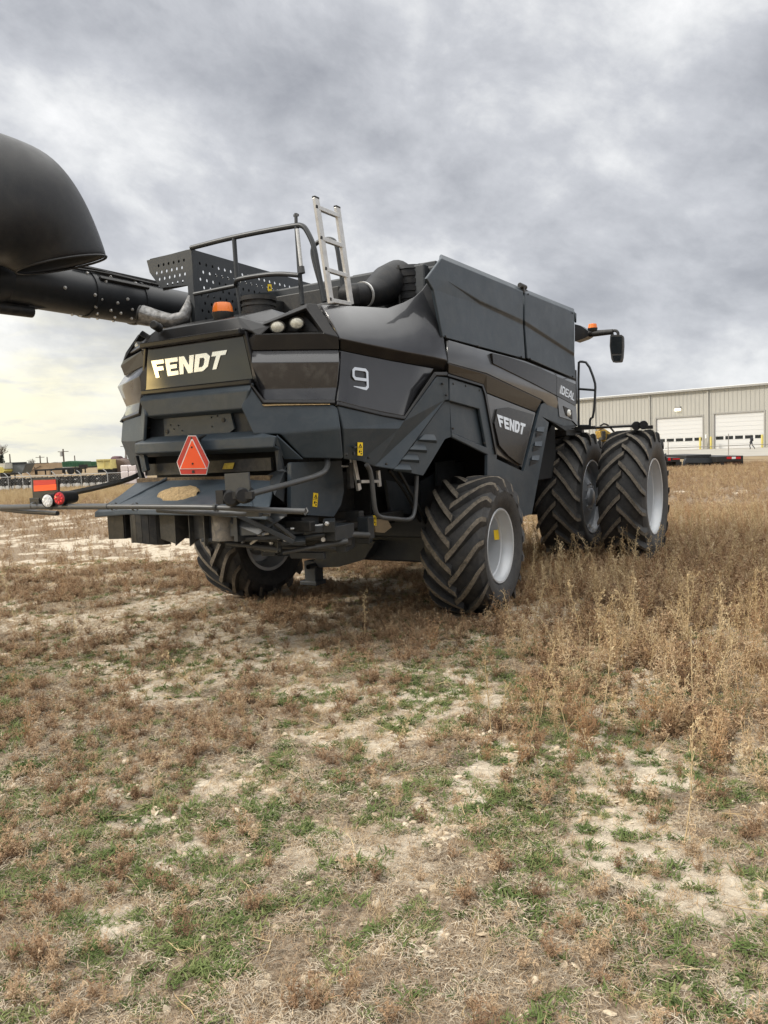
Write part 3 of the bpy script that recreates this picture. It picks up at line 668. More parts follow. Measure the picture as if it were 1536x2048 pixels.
# -- deck clutter, air intake duct, pre-cleaner drum, beacon
def deck():
    sx = X_(1.05); T = lambda x, y, s=sx: s.at(*c4(x,y))
    mb = MB(); a = T(175,265); b = T(240,262); c = T(300,215); d = T(385,200); 
    mb.tube([T(130,262,X_(.9)), a, b, T(270,250), T(320,215), T(375,195)], [.10,.11,.118,.145,.185,.205], seg=24)
    du = mb.build('air_duct', ductM, CH, auto=60)
    mb = MB(); p = T(205,265); dr = (b-a).normalized(); mb.lathe([(-.012,.112),(-.012,.125),(.012,.126),(.012,.114)], p, dr, 28); mb.build('hose_clamp', alu, du, auto=40)
    mb = MB(); c = T(440,205,X_(1.22)); z0, z1 = c.z-.40, c.z+.14
    prof = [(-.02,.01),(-.02,.17),(.0,.20)]
    for k in range(7): prof += [(.04+k*.072,.20),(.046+k*.072,.19),(.066+k*.072,.19),(.072+k*.072,.20)]
    prof += [(.545,.17),(.555,.01)]
    mb.lathe(prof, (c.x,c.y,z0), (0,0,1), 36); dm = mb.build('air_cleaner', ductM, CH, auto=35)
    mb = MB()
    for k in range(3):
        ang = R_(-100+k*62); q = Vector((c.x+.203*math.cos(ang), c.y+.203*math.sin(ang), 0)); mb.tube([Vector((q.x,q.y,z0)), Vector((q.x,q.y,z1))], .012)
    build_each(mb, 'clamp_bar', black, dm)
    # engine deck boxes behind
    mb = MB(); mb.box((.20,-.80,3.26), (.8,.4,.40)); mb.box((-.25,-.9,3.22), (.3,.5,.36)); mb.box((.55,-1.1,3.12),(.5,.4,.18))
    mb.tube([(.1,-1.25,3.1),(.6,-1.2,3.25),(.95,-1.1,3.22)], .05, smooth_path=1); mb.tube([(.2,-1.3,3.2),(.7,-1.3,3.15),(1.0,-1.2,3.1)], .025, smooth_path=1)
    mb.build('engine_cover', black, CH, bevel=.01)
    mb = MB(); mb.box((.95,-.45,3.60), (1.0,.1,.14)); mb.build('tank_cover', matte_dk, CH, bevel=.01)
    # drum on the roof
    q = Y_(-1.75).at(*c2(852,120)); r = .165
    prof = [(-.16,.15),(-.05,.15),(-.05,.165),(-.02,.165),(-.02,.155),(.02,.155),(.02,.165),(.04,.165),(.04,.155),(.07,.155),(.07,r+.01),(.11,r+.01),(.115,.14),(.09,.0)]
    mb = MB(); mb.lathe(prof, q, (0,0,1), 36); mb.build('intake_drum', black, CH, auto=30)
    q = Y_(-2.15).at(*c2(632,140))
    mb = MB(); mb.lathe([(-.09,.0),(-.09,.07),(-.02,.10),(.0,.10)], q, (0,0,1), 28); be = mb.build('beacon', black, CH, auto=35)
    mb = MB(); mb.lathe([(.0,.094),(.05,.09),(.085,.075),(.092,.0)], q, (0,0,1), 28); mb.build('amber_dome', orange, be, auto=50)
    # foil wrapped exhaust
    s = Y_(-1.95); P = lambda x, y, s=s: s.at(*c2(x,y))
    pts = [P(125,150,Y_(-2.05)), P(180,165,Y_(-2.0)), P(250,178), P(330,190,Y_(-1.9)), P(390,170,Y_(-1.85)), P(415,100,Y_(-1.8)), P(425,50,Y_(-1.75))]
    mb = MB(); mb.tube(pts, [.088,.085,.080,.078,.065,.045,.030], seg=22, caps=False, smooth_path=0)
    for i, v in enumerate(mb.v):
        n = vnoise(v[0]*1., v[2]*1., 22, 5)-.5; mb.v[i] = (v[0]+n*.03, v[1]+n*.03, v[2]+n*.03)
    ex = mb.build('exhaust_pipe', foil, CH, auto=80)
    d0 = (pts[0]-pts[1]).normalized()
    mb = MB(); mb.lathe([(0,.092),(.02,.086),(-.02,.078),(-.16,.07),(-.17,0)], pts[0], d0, 24); mb.build('pipe_mouth', ink, ex, auto=50)
deck()
# -- unloading auger folded back along the left side, with its big spout
spoutM = mat('worn black rubber spout', (.012,.0125,.014), .36, var=.25, vscale=3, bump=.2, bscale=160, dust=.35, dustcol=(.05,.047,.04), rvar=.08)
def auger():
    ax, az, r = -1.56, 3.475, .222
    mb = MB(); mb.lathe([(-3.75,r*.98),(-2.35,r),(-2.35,r+.012),(-2.30,r+.012),(-2.30,r),(-1.72,r),(-1.72,r+.012),(-1.69,r+.012),(-1.69,r),(2.6,r)], (ax,0,az), (0,1,0), 40)
    mb.lathe([(-3.75,r*.98),(-3.60,r+.05),(-3.45,r+.055),(-3.30,r+.02),(-3.22,r-.002)], (ax,0,az), (0,1,0), 40)
    a = mb.build('unloading_auger', mat('dark auger tube paint', (.013,.015,.018), .42, var=.25, dust=.15, dustcol=(.06,.055,.05)), CH, auto=40)
    mb = MB()
    def rivet(y, ang, rr=.014):
        p = Vector((ax+r*math.cos(ang), y, az+r*math.sin(ang))); mb.lathe([(-.005,rr*1.25),(.004,rr*1.25),(.004,rr),(.016,rr*.8),(.018,0)], p, (math.cos(ang),0,math.sin(ang)), 8)
    for y, dg in ((-2.75,40),(-2.72,-8),(-2.38,-12),(-2.30,-20),(-2.22,30),(-2.1,-22),(-2.02,-48),(-1.98,-8),(-1.9,-32),(-2.15,-45),(-2.34,-42),(-2.28,-62),(-2.05,-66),(-1.85,-60),(-2.5,-88),(-2.4,-88),(-2.3,-88),(-2.2,-88),(-2.0,-88),(-1.78,-30),(-1.78,-60),(-2.4,48),(-1.8,48),(-2.1,55)): rivet(y, R_(dg))
    build_each(mb, 'bolt', alu, a)
    mb = MB(); mb.box((ax+.19,-1.98,az+.13), (.05,.62,.035), Matrix.Rotation(R_(-35),3,'Y')); mb.box((ax+.05,-2.0,az+r+.02), (.10,1.3,.03))
    mb.tube([(ax+.10,-2.6,az+.21),(ax+.12,-2.3,az+.24),(ax+.10,-1.9,az+.22),(ax+.12,-1.3,az+.21)], .012, seg=6, smooth_path=1); mb.tube([(ax+.14,-2.55,az+.19),(ax+.15,-2.2,az+.21),(ax+.15,-1.6,az+.2)], .01, seg=6, smooth_path=1)
    mb.build('cable_cover', black, a, bevel=.004)
    mb = MB(); mb.tube([(ax+.02,-3.55,az-.27),(ax+.02,-2.95,az-.26)], .055, 14); mb.add([(ax-.02,-3.0,az-.25),(ax-.02,-2.75,az-.20),(ax+.06,-2.75,az-.20),(ax+.06,-3.0,az-.25),(ax-.02,-3.0,az-.15),(ax+.06,-3.0,az-.15)], [(0,1,4),(3,5,2),(0,3,2,1),(1,2,5,4)]); mb.build('end_bracket', black, a, auto=40)
    # spout hood: bent shell that arches over and opens downwards
    sx = -1.02
    s = X_(sx); rings = []
    # (outer px, inner px) pairs of the silhouette along its length
    prs = [((-420,300),(-330,560)), ((-330,200),(-260,520)), ((-190,215),(-180,530)), ((-60,252),(-110,540)), ((22,280),(-60,536)), ((80,306),(-28,530)), ((124,350),(-2,526)), ((159,405),(12,528)), ((184,458),(24,533)), ((207,519),(36,539))]
    prs = prs[2:]
    seg = 28; vs = []
    for ri, (o_, i_) in enumerate(prs):
        po, pi = s.at(*o_), s.at(*i_); c = (po+pi)/2; e = (po-pi)/2
        for k in range(seg):
            t = 2*math.pi*k/seg; ct, st_ = math.cos(t), math.sin(t)
            sq = [.36,.36,.35,.33,.30,.27,.24,.22][ri]
            vs.append(c+e*ct+Vector((1,0,[0,0,.02,.04,.06,.09,.13,.17][ri]))*(sq*st_))
    fs = [(i*seg+k, i*seg+(k+1)%seg, (i+1)*seg+(k+1)%seg, (i+1)*seg+k) for i in range(len(prs)-1) for k in range(seg)]
    mb = MB(); mb.add(vs, fs); sp = mb.build('discharge_spout', [spoutM, ink], CH, solid=.02, smooth=True); sp.modifiers['solid'].material_offset = 1; sp.modifiers['solid'].offset = 0
    md = sp.modifiers.new('sub', 'SUBSURF'); md.levels = 1; md.render_levels = 2
    ring = vs[-seg:]; mb = MB(); mb.tube(ring+[ring[0]], .011, 6, caps=False); mb.build('spout_lip', spoutM, sp, smooth=True)
    mb = MB(); mb.tube([(ax,-3.6,az),(ax,-3.9,az),(ax+.05,-4.2,az+.05),(ax+.25,-4.3,az+.25),(sx,-4.2,az+.5)], .26, 24, smooth_path=2); mb.build('spout_elbow', ductM, sp, smooth=True)
auger()

# -- slow vehicle sign, stickers
def signs():
    s = Y_(-2.62); P = [(825,68),(858,68),(917,185),(905,240),(793,240),(775,185)]
    cx, cy = 846, 165
    def sc(k): return [(cx+(x-cx)*k, cy+(y-cy)*k) for x, y in P]
    mb = MB(); mb.prism([s.at(*c5(*p)) for p in P], (0,.006,0)); sm = mb.build('slow_vehicle_sign', white, CH)
    mb = MB(); mb.prism([s.at(*c5(*p),.004) for p in sc(.965)], (0,.003,0)); mb.build('red_border', smvr, sm)
    mb = MB(); mb.prism([s.at(*c5(x,y),.0075) for x, y in ((839,84),(845,84),(907,214),(787,216))], (0,.003,0)); mb.build('white_edge', white, sm)
    mb = MB(); mb.prism([s.at(*c5(x,y),.011) for x, y in ((841,90),(843,90),(902,211),(792,213))], (0,.003,0)); mb.build('orange_triangle', smvo, sm)
    mb = MB()
    for x, y in ((842,120),(846,192)): mb.lathe([(0,.009),(.006,.008),(.007,0)], s.at(*c5(x,y),.011), (0,-1,0), 10)
    mb.prism([s.at(*c5(x,y),.0085) for x, y in ((842,221),(853,221),(853,233),(842,233))], (0,.002,0))
    mb.build('fixings', ink, sm)
    mb = MB(); a = s.at(*c5(846,150)); mb.bar(a+Vector((0,.02,.15)), a+Vector((0,.02,-.12)), .05,.02); mb.bar(a+Vector((0,.02,.1)), (a.x,-2.45,a.z+.15), .04); mb.build('sign_bracket', black, CH)
    def sticker(surf, off, cf, q, parent=CH):
        p = [surf.at(*cf(*v), off) for v in q]
        mb = MB(); mb.prism(p, -surf.n*.003); st = mb.build('warning_sticker', yellow, parent)
        def I(u, v): return p[0].lerp(p[1], u).lerp(p[3].lerp(p[2], u), v)+surf.n*.002
        mb = MB()
        t = [(.5,.08),(.88,.40),(.12,.40)]; ti = [(.5,.18),(.70,.35),(.30,.35)]
        for k in range(3): mb.prism([I(*t[k]), I(*t[(k+1)%3]), I(*ti[(k+1)%3]), I(*ti[k])], -surf.n*.001)
        mb.prism([I(.47,.22),I(.55,.22),I(.53,.32),I(.49,.32)], -surf.n*.001)
        mb.prism([I(.05,.485),I(.95,.485),I(.95,.505),I(.05,.505)], -surf.n*.001)
        mb.prism([I(.2,.64),I(.45,.58),I(.5,.76),I(.25,.80)], -surf.n*.001); mb.prism([I(.6,.62),I(.8,.66),I(.78,.74),I(.62,.72)], -surf.n*.001); mb.prism([I(.55,.82),I(.82,.80),I(.82,.9),I(.55,.92)], -surf.n*.001)
        mb.build('sticker_mark', ink, st)
    sticker(RQ, -.005, c4, ((181,971),(206,972),(205,1035),(181,1034)))
    mb = MB(); q = RQ.at(*c4(165,995), .0); mb.box(q, (.03,.04,.02)); mb.box(RQ.at(*c4(162,1025),.0), (.02,.02,.03)); mb.build('small_catch', steel, CH, bevel=.003)
    return sticker
sticker = signs()

# -- straw chute, spreader, guard tubes, light arms
def tail():
    # side deflector panel behind the light arm
    s = X_(1.02)
    mb = MB(); mb.prism([X_(1.0).at(*c6(x,y)) for x, y in ((8,322),(318,312),(332,498),(315,580),(270,655),(100,645),(5,620))], (-.05,0,0)); mb.build('side_deflector', matte, CH, bevel=.015)
    sticker(X_(1.0), .004, c6, ((145,508),(174,512),(167,597),(139,592)))
    mb = MB(); mb.box((0,-1.85,1.66), (1.9,.5,.36)); mb.build('hood_throat', inner, CH)
    # chute lip (dusty bar) and ledge
    mb = MB(); mb.bar((-.85,-2.40,1.60),(.78,-2.40,1.60),.10,.05); mb.build('chute_lip', mat('rusty dusty bar', (.07,.045,.025), .8, var=.4, vscale=20, dust=.8, dustcol=(.25,.18,.09)), CH, bevel=.006)
    mb = MB(); mb.bar((-.8,-2.37,1.70),(.75,-2.37,1.72),.03,.11); mb.build('rubber_flap', black, CH)
    st = [Y_(-2.40).at(*c5(x,y)) for x, y in ((985,190),(1028,187),(1020,214),(975,216))]
    mb = MB(); mb.prism(st, (0,.004,0)); mb.build('warning_sticker', mat('faded yellow sticker', (.45,.32,.04), .6, var=.3, vscale=30), CH)
    # sloping chute floor
    zt, zb = 1.60, 1.335
    T = [Vector((-.86,-2.42,zt)), Vector((-.35,-2.44,zt+.005)), Vector((.35,-2.44,zt+.005)), Vector((.80,-2.42,zt))]
    M_ = [Vector((-.93,-2.60,1.47)), Vector((-.5,-2.62,1.50)), Vector((.5,-2.62,1.50)), Vector((.92,-2.60,1.47))]
    Bt = [Vector((-1.02,-2.82,zb)), Vector((-.5,-2.88,zb+.035)), Vector((.5,-2.88,zb+.035)), Vector((1.04,-2.82,zb))]
    Lw = [p+Vector((0,-.01,-.05)) for p in Bt]
    mb = MB(); mb.add(T+M_+Bt+Lw, [(r*4+k, r*4+4+k, r*4+5+k, r*4+1+k) for r in range(3) for k in range(3)])
    ch = mb.build('straw_chute', matte, CH, solid=.02, bevel=.01)
    mb = MB(); mb.bar(T[1]+Vector((-.1,0,.015)), Bt[0]+Vector((.2,0,.015)), .03,.02); mb.bar(T[2]+Vector((.15,0,.015)), Bt[3]+Vector((-.15,0,.015)), .03,.02); build_each(mb, 'chute_rib', matte, ch, bevel=.005)
    # wing sheets on the right
    P = lambda x, y, yy: Y_(yy).at(*c5(x,y))
    mb = MB(); mb.prism([P(1175,240,-2.35),P(1260,200,-2.35),P(1245,360,-2.5),P(1205,330,-2.7)], (-.02,.02,0)); mb.prism([P(1205,118,-2.45),P(1222,125,-2.45),P(1240,215,-2.42),P(1260,228,-2.42),P(1215,222,-2.45)], (0,.03,0)); mb.build('wing_sheet', matte_dk, CH)
    mb = MB(); mb.prism([Vector((-.9,-2.42,1.82)),Vector((-.84,-2.45,1.84)),Vector((-.80,-2.42,1.60)),Vector((-.86,-2.40,1.58))], (0,.04,0)); mb.build('wing_sheet', matte_dk, CH)
    # spreader vanes under the chute
    mb = MB()
    def vane(pts, z0, z1):
        pts = [(px_*.85+.03, py_+.27) for px_, py_ in pts]
        for (a, b) in zip(pts, pts[1:]): mb.add([Vector((*a,1.32)), Vector((*b,1.32)), Vector((*b,z1)), Vector((*a,z0))], [(0,1,2,3)])
    vane([(-1.06,-3.06),(-.80,-3.07)], 1.08, 1.09); vane([(-1.06,-3.06),(-1.0,-2.7)], 1.08, 1.10); vane([(-.80,-3.07),(-.78,-2.7)], 1.09, 1.1)
    arc = [(-.50+.22*math.cos(t), -2.95+.20*math.sin(t)) for t in [math.pi+math.pi*k/10 for k in range(11)]]
    for a, b in zip(arc, arc[1:]): vane([a, b], 1.05+.02*math.sin(a[0]*9), 1.05+.02*math.sin(b[0]*9))
    for x in (-.66, -.52, -.36): vane([(x,-3.0),(x+.05,-2.7)], 1.08, 1.15)
    vane([(-.26,-3.06),(-.02,-3.07)], 1.10, 1.06); 
    for x, b in ((-.02,.10),(.18,.12),(.38,.08)): vane([(x,-3.10),(x+b*.4,-2.95),(x+b,-2.70)], 1.05, 1.14)
    vane([(.18,-3.05),(.36,-3.03)], 1.10, 1.12)
    build_each(mb, 'spreader_vane', black, CH, solid=.012)
    mb = MB(); mb.box((-.22,-2.50,1.20), (1.36,.03,.26)); mb.build('vane_backing', black, CH)
    mb = MB(); mb.box((-.2,-2.40,1.24), (1.2,.06,.30)); mb.box((.0,-2.40,1.325),(1.7,.7,.04)); mb.build('vane_carrier', black, CH, bevel=.01)
    mb = MB(); mb.lathe([(0,0),(0,.13),(.22,.13),(.22,0)], (.50,-2.70,1.10), (0,0,1), 28); mb.build('spreader_motor', mat('worn motor can', (.075,.068,.06), .6, var=.4, dust=.5), CH, auto=40)
    mb = MB(); mb.prism([Vector((.36,-2.78,1.12)),Vector((.9,-2.78,1.16)),Vector((1.12,-2.7,1.30)),Vector((1.12,-2.7,1.33)),Vector((.36,-2.78,1.33))], (0,.03,0)); mb.prism([Vector((.66,-2.80,1.10)),Vector((.70,-2.80,1.10)),Vector((.70,-2.80,1.32)),Vector((.66,-2.80,1.32))], (0,.3,0))
    mb.bar((.30,-2.8,1.10),(1.0,-2.6,1.12),.04,.03); mb.bar((.80,-2.9,1.33),(1.12,-2.6,1.08),.03,.04)
    for x in (.55,.85,1.0): mb.bar((x,-2.78,1.3),(x+.05,-2.5,1.1),.03,.03)
    mb.build('spreader_frame', steel, CH, bevel=.004)
    # guard tubes
    q = lambda px, py, yy: Y_(yy).at(px, py)
    mb = MB()
    mb.tube([(1.66,-3.14,1.385),(1.35,-3.22,1.40),(.95,-3.30,1.425),(.55,-3.33,1.43),(-.2,-3.33,1.43)], .022, smooth_path=2); mb.tube([(-.2,-3.33,1.43),(-1.2,-3.26,1.42),(-1.9,-3.15,1.40),(-2.2,-3.05,1.40)], .026, smooth_path=2)
    mb.tube([(1.30,-3.1,1.36),(.9,-3.24,1.37),(.3,-3.27,1.395)], .018); mb.tube([(-2.1,-3.05,1.375),(-1.6,-3.13,1.36),(-1.12,-3.14,1.35)], .022)
    gt = mb.build('guard_tube', tubeM, CH, auto=60)
    mb = MB()
    for x in (-1.25,-1.0,-.15,.1,.95): mb.lathe([(-.012,.034),(.012,.034)], (x,-3.32+abs(x)*.03,1.428), (1,0,0), 12)
    mb.box((1.20,-3.16,1.38), (.12,.04,.07)); mb.tube([(1.67,-3.14,1.41),(1.69,-3.15,1.385),(1.67,-3.16,1.36),(1.65,-3.15,1.385),(1.67,-3.14,1.41)], .005, 6); mb.build('tube_clamps', steel, gt)
    # light arms
    mb = MB()
    q5 = lambda x, y, yy: Y_(yy).at(*c5(x,y)); mb.tube([q5(1436,168,-2.12), q5(1440,205,-2.20), q5(1412,240,-2.34), q5(1290,275,-2.7), q5(1098,325,-3.36)], .024, 8, smooth_path=2); mb.build('light_arm', tubeM, CH, auto=50)
    mb = MB(); mb.tube([(-1.18,-2.02,1.80),(-1.18,-2.06,1.70),(-1.18,-2.16,1.63),(-1.17,-2.5,1.57),(-1.14,-3.14,1.50)], .026, 4, smooth_path=2); mb.build('light_arm', black, CH, auto=50)
    # left light board with red and white lamps
    yb = -3.18; P = lambda x, y, yy=yb: Y_(yy).at(*cL(x,y))
    mb = MB(); mb.prism([P(325,610),(P(345,600)),P(570,597),P(590,610),P(600,770),P(345,840),P(335,800)], (0,.02,0)); mb.box(P(380,835,yb+.02), (.14,.06,.07)); lb = mb.build('light_board', black, CH, bevel=.004)
    mb = MB(); mb.prism([P(342,618,yb-.004),P(568,610,yb-.004),P(572,655,yb-.004),P(344,672,yb-.004)], (0,.003,0)); mb.build('red_strip', smvr, lb)
    mb = MB(); mb.prism([P(344,673,yb-.004),P(574,656,yb-.004),P(577,715,yb-.004),P(347,732,yb-.004)], (0,.003,0)); mb.build('orange_strip', smvo, lb)
    for x, y, L_, lm, r in ((488,827,.17,whitelens,.062),(610,802,.15,redlens,.062)):
        p = P(x,y,yb-.16); d = Vector((.25,-1,0)).normalized()
        mb = MB(); mb.lathe([(-L_-.03,0),(-L_-.03,r*.85),(0,r),(.006,r),(.006,r*.9)], p, d, 28); q_ = mb.build('tail_lamp', ductM, lb, auto=40)
        mb = MB(); mb.lathe([(.003,r*.9),(.012,r*.6),(.014,0)], p, d, 24); o = mb.build('tail_lamp_lens', lm, lb, smooth=True)
        mb = MB()
        for k in range(8):
            a = 2*math.pi*k/8; v = p+d*.013+Vector((d.y*-1,d.x,0))*(r*.55*math.cos(a))+Vector((0,0,r*.55*math.sin(a))); mb.lathe([(-.002,.010),(.004,.009),(.005,0)], v, d, 8)
        mb.build('lamp_dots', white if lm is whitelens else mat('bright red dot', (.8,.05,.05), .3), lb)
    # right light board seen from behind
    P = lambda x, y, yy=-3.36: Y_(yy).at(*c5(x,y))
    mb = MB(); mb.prism([P(984,236),P(1090,229),P(1096,300),P(1092,318),P(990,322)], (0,.015,0)); mb.build('light_board', steel, CH, bevel=.004)
    mb = MB()
    for x, y in ((1020,340),(1074,328)): mb.lathe([(-.10,0),(-.10,.045),(-.06,.062),(.08,.066),(.08,0)], P(x,y,-3.30), (-.55,.83,0), 20)
    mb.box(P(1050,330,-3.36), (.26,.03,.05)); mb.box(P(975,338,-3.36), (.07,.06,.10)); mb.build('tail_lamp', ductM, CH, auto=40)
tail()

# -- underbody: axle, linkages, steps
def under():
    mb = MB()
    mb.box((0,0,.72), (2.3,.34,.34)); mb.box((0,.0,.98), (.9,.5,.3)); mb.box((.75,-.25,.95),(1.2,.12,.22)); mb.box((1.18,0,.76),(.25,.30,.36)); mb.box((-1.18,0,.76),(.25,.30,.36))
    mb.build('rear_axle', matte_dk, CH, bevel=.02)
    mb = MB(); mb.box((0,4.12,1.0), (2.1,.4,.45)); mb.box((0,2.6,1.05),(1.2,2.6,.5)); mb.lathe([(-1.0,.30),(1.0,.30)], (0,4.12,.98), (1,0,0), 24); mb.build('front_axle', inner, CH, bevel=.02)
    # drawbar arm and hitch
    mb = MB(); mb.prism([Vector((-.05,-.42,.66)),Vector((.30,-.42,.80)),Vector((.55,-.42,.80)),Vector((.40,-.42,.60)),Vector((.05,-.42,.50)),Vector((-.22,-.42,.48)),Vector((-.30,-.42,.56))], (0,.16,0)); mb.box((-.36,-.34,.42), (.16,.16,.26)); mb.box((-.38,-.34,.29),(.24,.2,.05)); mb.lathe([(-.11,.03),(.11,.03),(.11,0)], (-.30,-.42,.50), (0,1,0), 10); mb.build('tow_hitch', matte_dk, CH, bevel=.012)
    # rear frame, beams, cylinders
    mb = MB(); mb.box((.55,-1.6,1.20), (1.2,.08,.10)); mb.box((.2,-2.3,1.18),(1.8,.08,.09)); mb.box((.55,-1.9,1.02), (1.3,.10,.12)); mb.box((.95,-1.25,1.12),(.10,1.4,.10)); mb.box((-.95,-1.25,1.12),(.10,1.6,.10)); mb.box((.2,-1.1,1.35),(.7,.7,.5)); mb.box((.1,-1.9,1.45),(1.5,.9,.18))
    mb.bar((.2,-.4,.95),(.9,-1.8,1.05),.09); mb.bar((-.6,-.2,1.1),(-.9,-2.2,1.2),.08)
    mb.build('rear_frame', black, CH, bevel=.01)
    mb = MB(); mb.bar((.55,-2.45,1.12),(1.15,-2.2,1.15),.08,.06); mb.bar((.8,-2.5,1.20),(.8,-1.9,1.02),.06,.07); mb.box((1.0,-2.0,1.10), (.45,.30,.13)); mb.box((.75,-2.1,1.18), (.36,.25,.14)); mb.tube([(.5,-2.5,1.08),(.8,-2.35,1.06),(1.15,-2.2,1.10)], .022, smooth_path=1); mb.build('linkage', steel, CH, bevel=.008)
    mb = MB(); mb.tube([(.55,-2.62,1.10),(.78,-2.5,1.14)], .014); mb.tube([(.9,-2.35,1.16),(1.15,-2.15,1.18)], .012); mb.tube([(.62,-2.55,1.05),(.82,-2.62,1.14)], .012)
    for p in ((.85,-2.45,1.10),(1.1,-2.15,1.05),(1.18,-2.0,1.08)): mb.lathe([(-.02,.02),(.02,.02),(.02,0)], p, (.3,-1,0), 10)
    mb.build('linkage_pins', alu, CH)
    mb = MB()
    for (x, y, z, sx, sy, sz, rz) in ((.35,-2.35,1.02,.30,.10,.05,20),(.62,-2.28,1.00,.26,.05,.12,-15),(.95,-2.38,1.06,.20,.12,.035,35),(1.12,-1.85,.98,.10,.22,.12,10),(.78,-1.75,.93,.22,.18,.05,-25),(1.22,-1.65,1.10,.12,.10,.20,0),(.48,-2.05,.92,.14,.30,.04,12),(.9,-2.12,.90,.34,.04,.06,8),(1.2,-2.2,1.18,.10,.10,.10,30),(.15,-2.45,1.10,.12,.10,.14,0),(1.0,-1.4,1.0,.2,.1,.16,15)):
        mb.box((x,y,z), (sx,sy,sz), Matrix.Rotation(R_(rz),3,'Z')@Matrix.Rotation(R_(rz*.4),3,'X'))
    build_each(mb, 'mounting_bracket', steel, CH, bevel=.006)
    mb = MB()
    for p, q in (((.3,-2.5,1.04),(.75,-2.3,.97)),((.8,-2.35,.95),(1.25,-2.0,1.02)),((1.0,-2.3,1.12),(1.28,-1.7,1.04)),((.55,-2.2,.98),(.95,-1.7,.90))): mb.tube([p, q], .018, 8); mb.tube([Vector(p).lerp(Vector(q),.5), q], .028, 8)
    mb.build('hydraulic_rod', tubeM, CH, auto=50)
    mb = MB()
    for p in ((.42,-2.42,1.03),(.66,-2.32,1.03),(.92,-2.45,1.08),(1.14,-1.98,1.0),(1.22,-2.26,1.2),(.8,-1.9,.96),(.5,-2.22,.95)): mb.lathe([(-.01,.02),(.015,.02),(.02,.012),(.03,.012),(.03,0)], p, (.3,-1,0), 6)
    build_each(mb, 'bolt', alu, CH)
    # hoses
    mb = MB()
    for k in range(4):
        x = .55+.11*k; mb.tube([(x,-2.5+.06*k,1.16),(x+.05,-2.45,1.07-.02*k),(x+.15,-2.1,1.06+.02*k),(x+.1,-1.4,1.15)], .012, 6, smooth_path=2)
    mb.tube([(1.05,-.9,1.6),(1.1,-.6,1.3),(1.05,-.3,1.0),(1.1,-.1,.95)], .018, 6, smooth_path=2); mb.tube([(1.12,-.85,1.6),(1.18,-.55,1.2),(1.1,-.2,.92)], .018, 6, smooth_path=2)
    mb.build('hoses', ink, CH, smooth=True)
    # aluminium step ladder tucked under, bent step rail
    s = X_(1.15); P = lambda x, y, xx=1.15: X_(xx).at(*c6(x,y))
    mb = MB(); mb.bar(P(388,300), P(425,492), .05,.028, up=(1,0,0)); mb.bar(P(540,372), P(550,470), .04,.028, up=(1,0,0)); mb.bar(P(432,440), P(540,438), .03,.03); fs = mb.build('folding_step', alu, CH, bevel=.003)
    mb = MB(); mb.box(P(410,440)+Vector((.022,0,0)), (.02,.03,.03)); mb.bar(P(365,325), P(375,480), .06,.03, up=(1,0,0)); mb.build('step_bracket', black, fs)
    mb = MB(); mb.tube([P(470,335,1.4), P(498,380,1.4), P(515,560,1.4), P(525,630,1.4), P(550,660,1.4), P(640,668,1.4), P(735,678,1.4), P(765,640,1.4), P(775,500,1.4), P(778,405,1.4)], .022, 8, smooth_path=2); mb.build('step_rail', tubeM, CH, auto=60)
    mb = MB(); mb.tube([P(320,345), P(360,345), P(372,325), P(370,300)], .01, 6); mb.build('wire_hook', alu, CH)
    mb = MB(); mb.prism([P(590,430,.95),P(770,470,.95),P(740,640,.95),P(620,620,.95)], (-.04,0,0)); mb.prism([P(800,440,.9),P(1010,320,.9),P(1080,320,.9),P(1100,800,.9),P(820,800,.9)], (-.05,0,0)); mb.prism([P(900,320,.96),P(1015,310,.96),P(1020,460,.96),P(905,470,.96)], (-.03,0,0)); mb.build('inner_side_sheet', matte_dk, CH, bevel=.008)
    mb = MB(); mb.prism([P(520,670,1.05),P(600,675,1.05),P(625,720,1.05),P(580,755,1.05),P(525,750,1.05)], (-.05,0,0)); mb.build('tan_canister', mat('tan plastic', (.20,.15,.09), .7, var=.2), CH, bevel=.015)
    sticker(X_(1.1), .0, c6, ((511,648),(529,648),(532,710),(514,708)))
under()

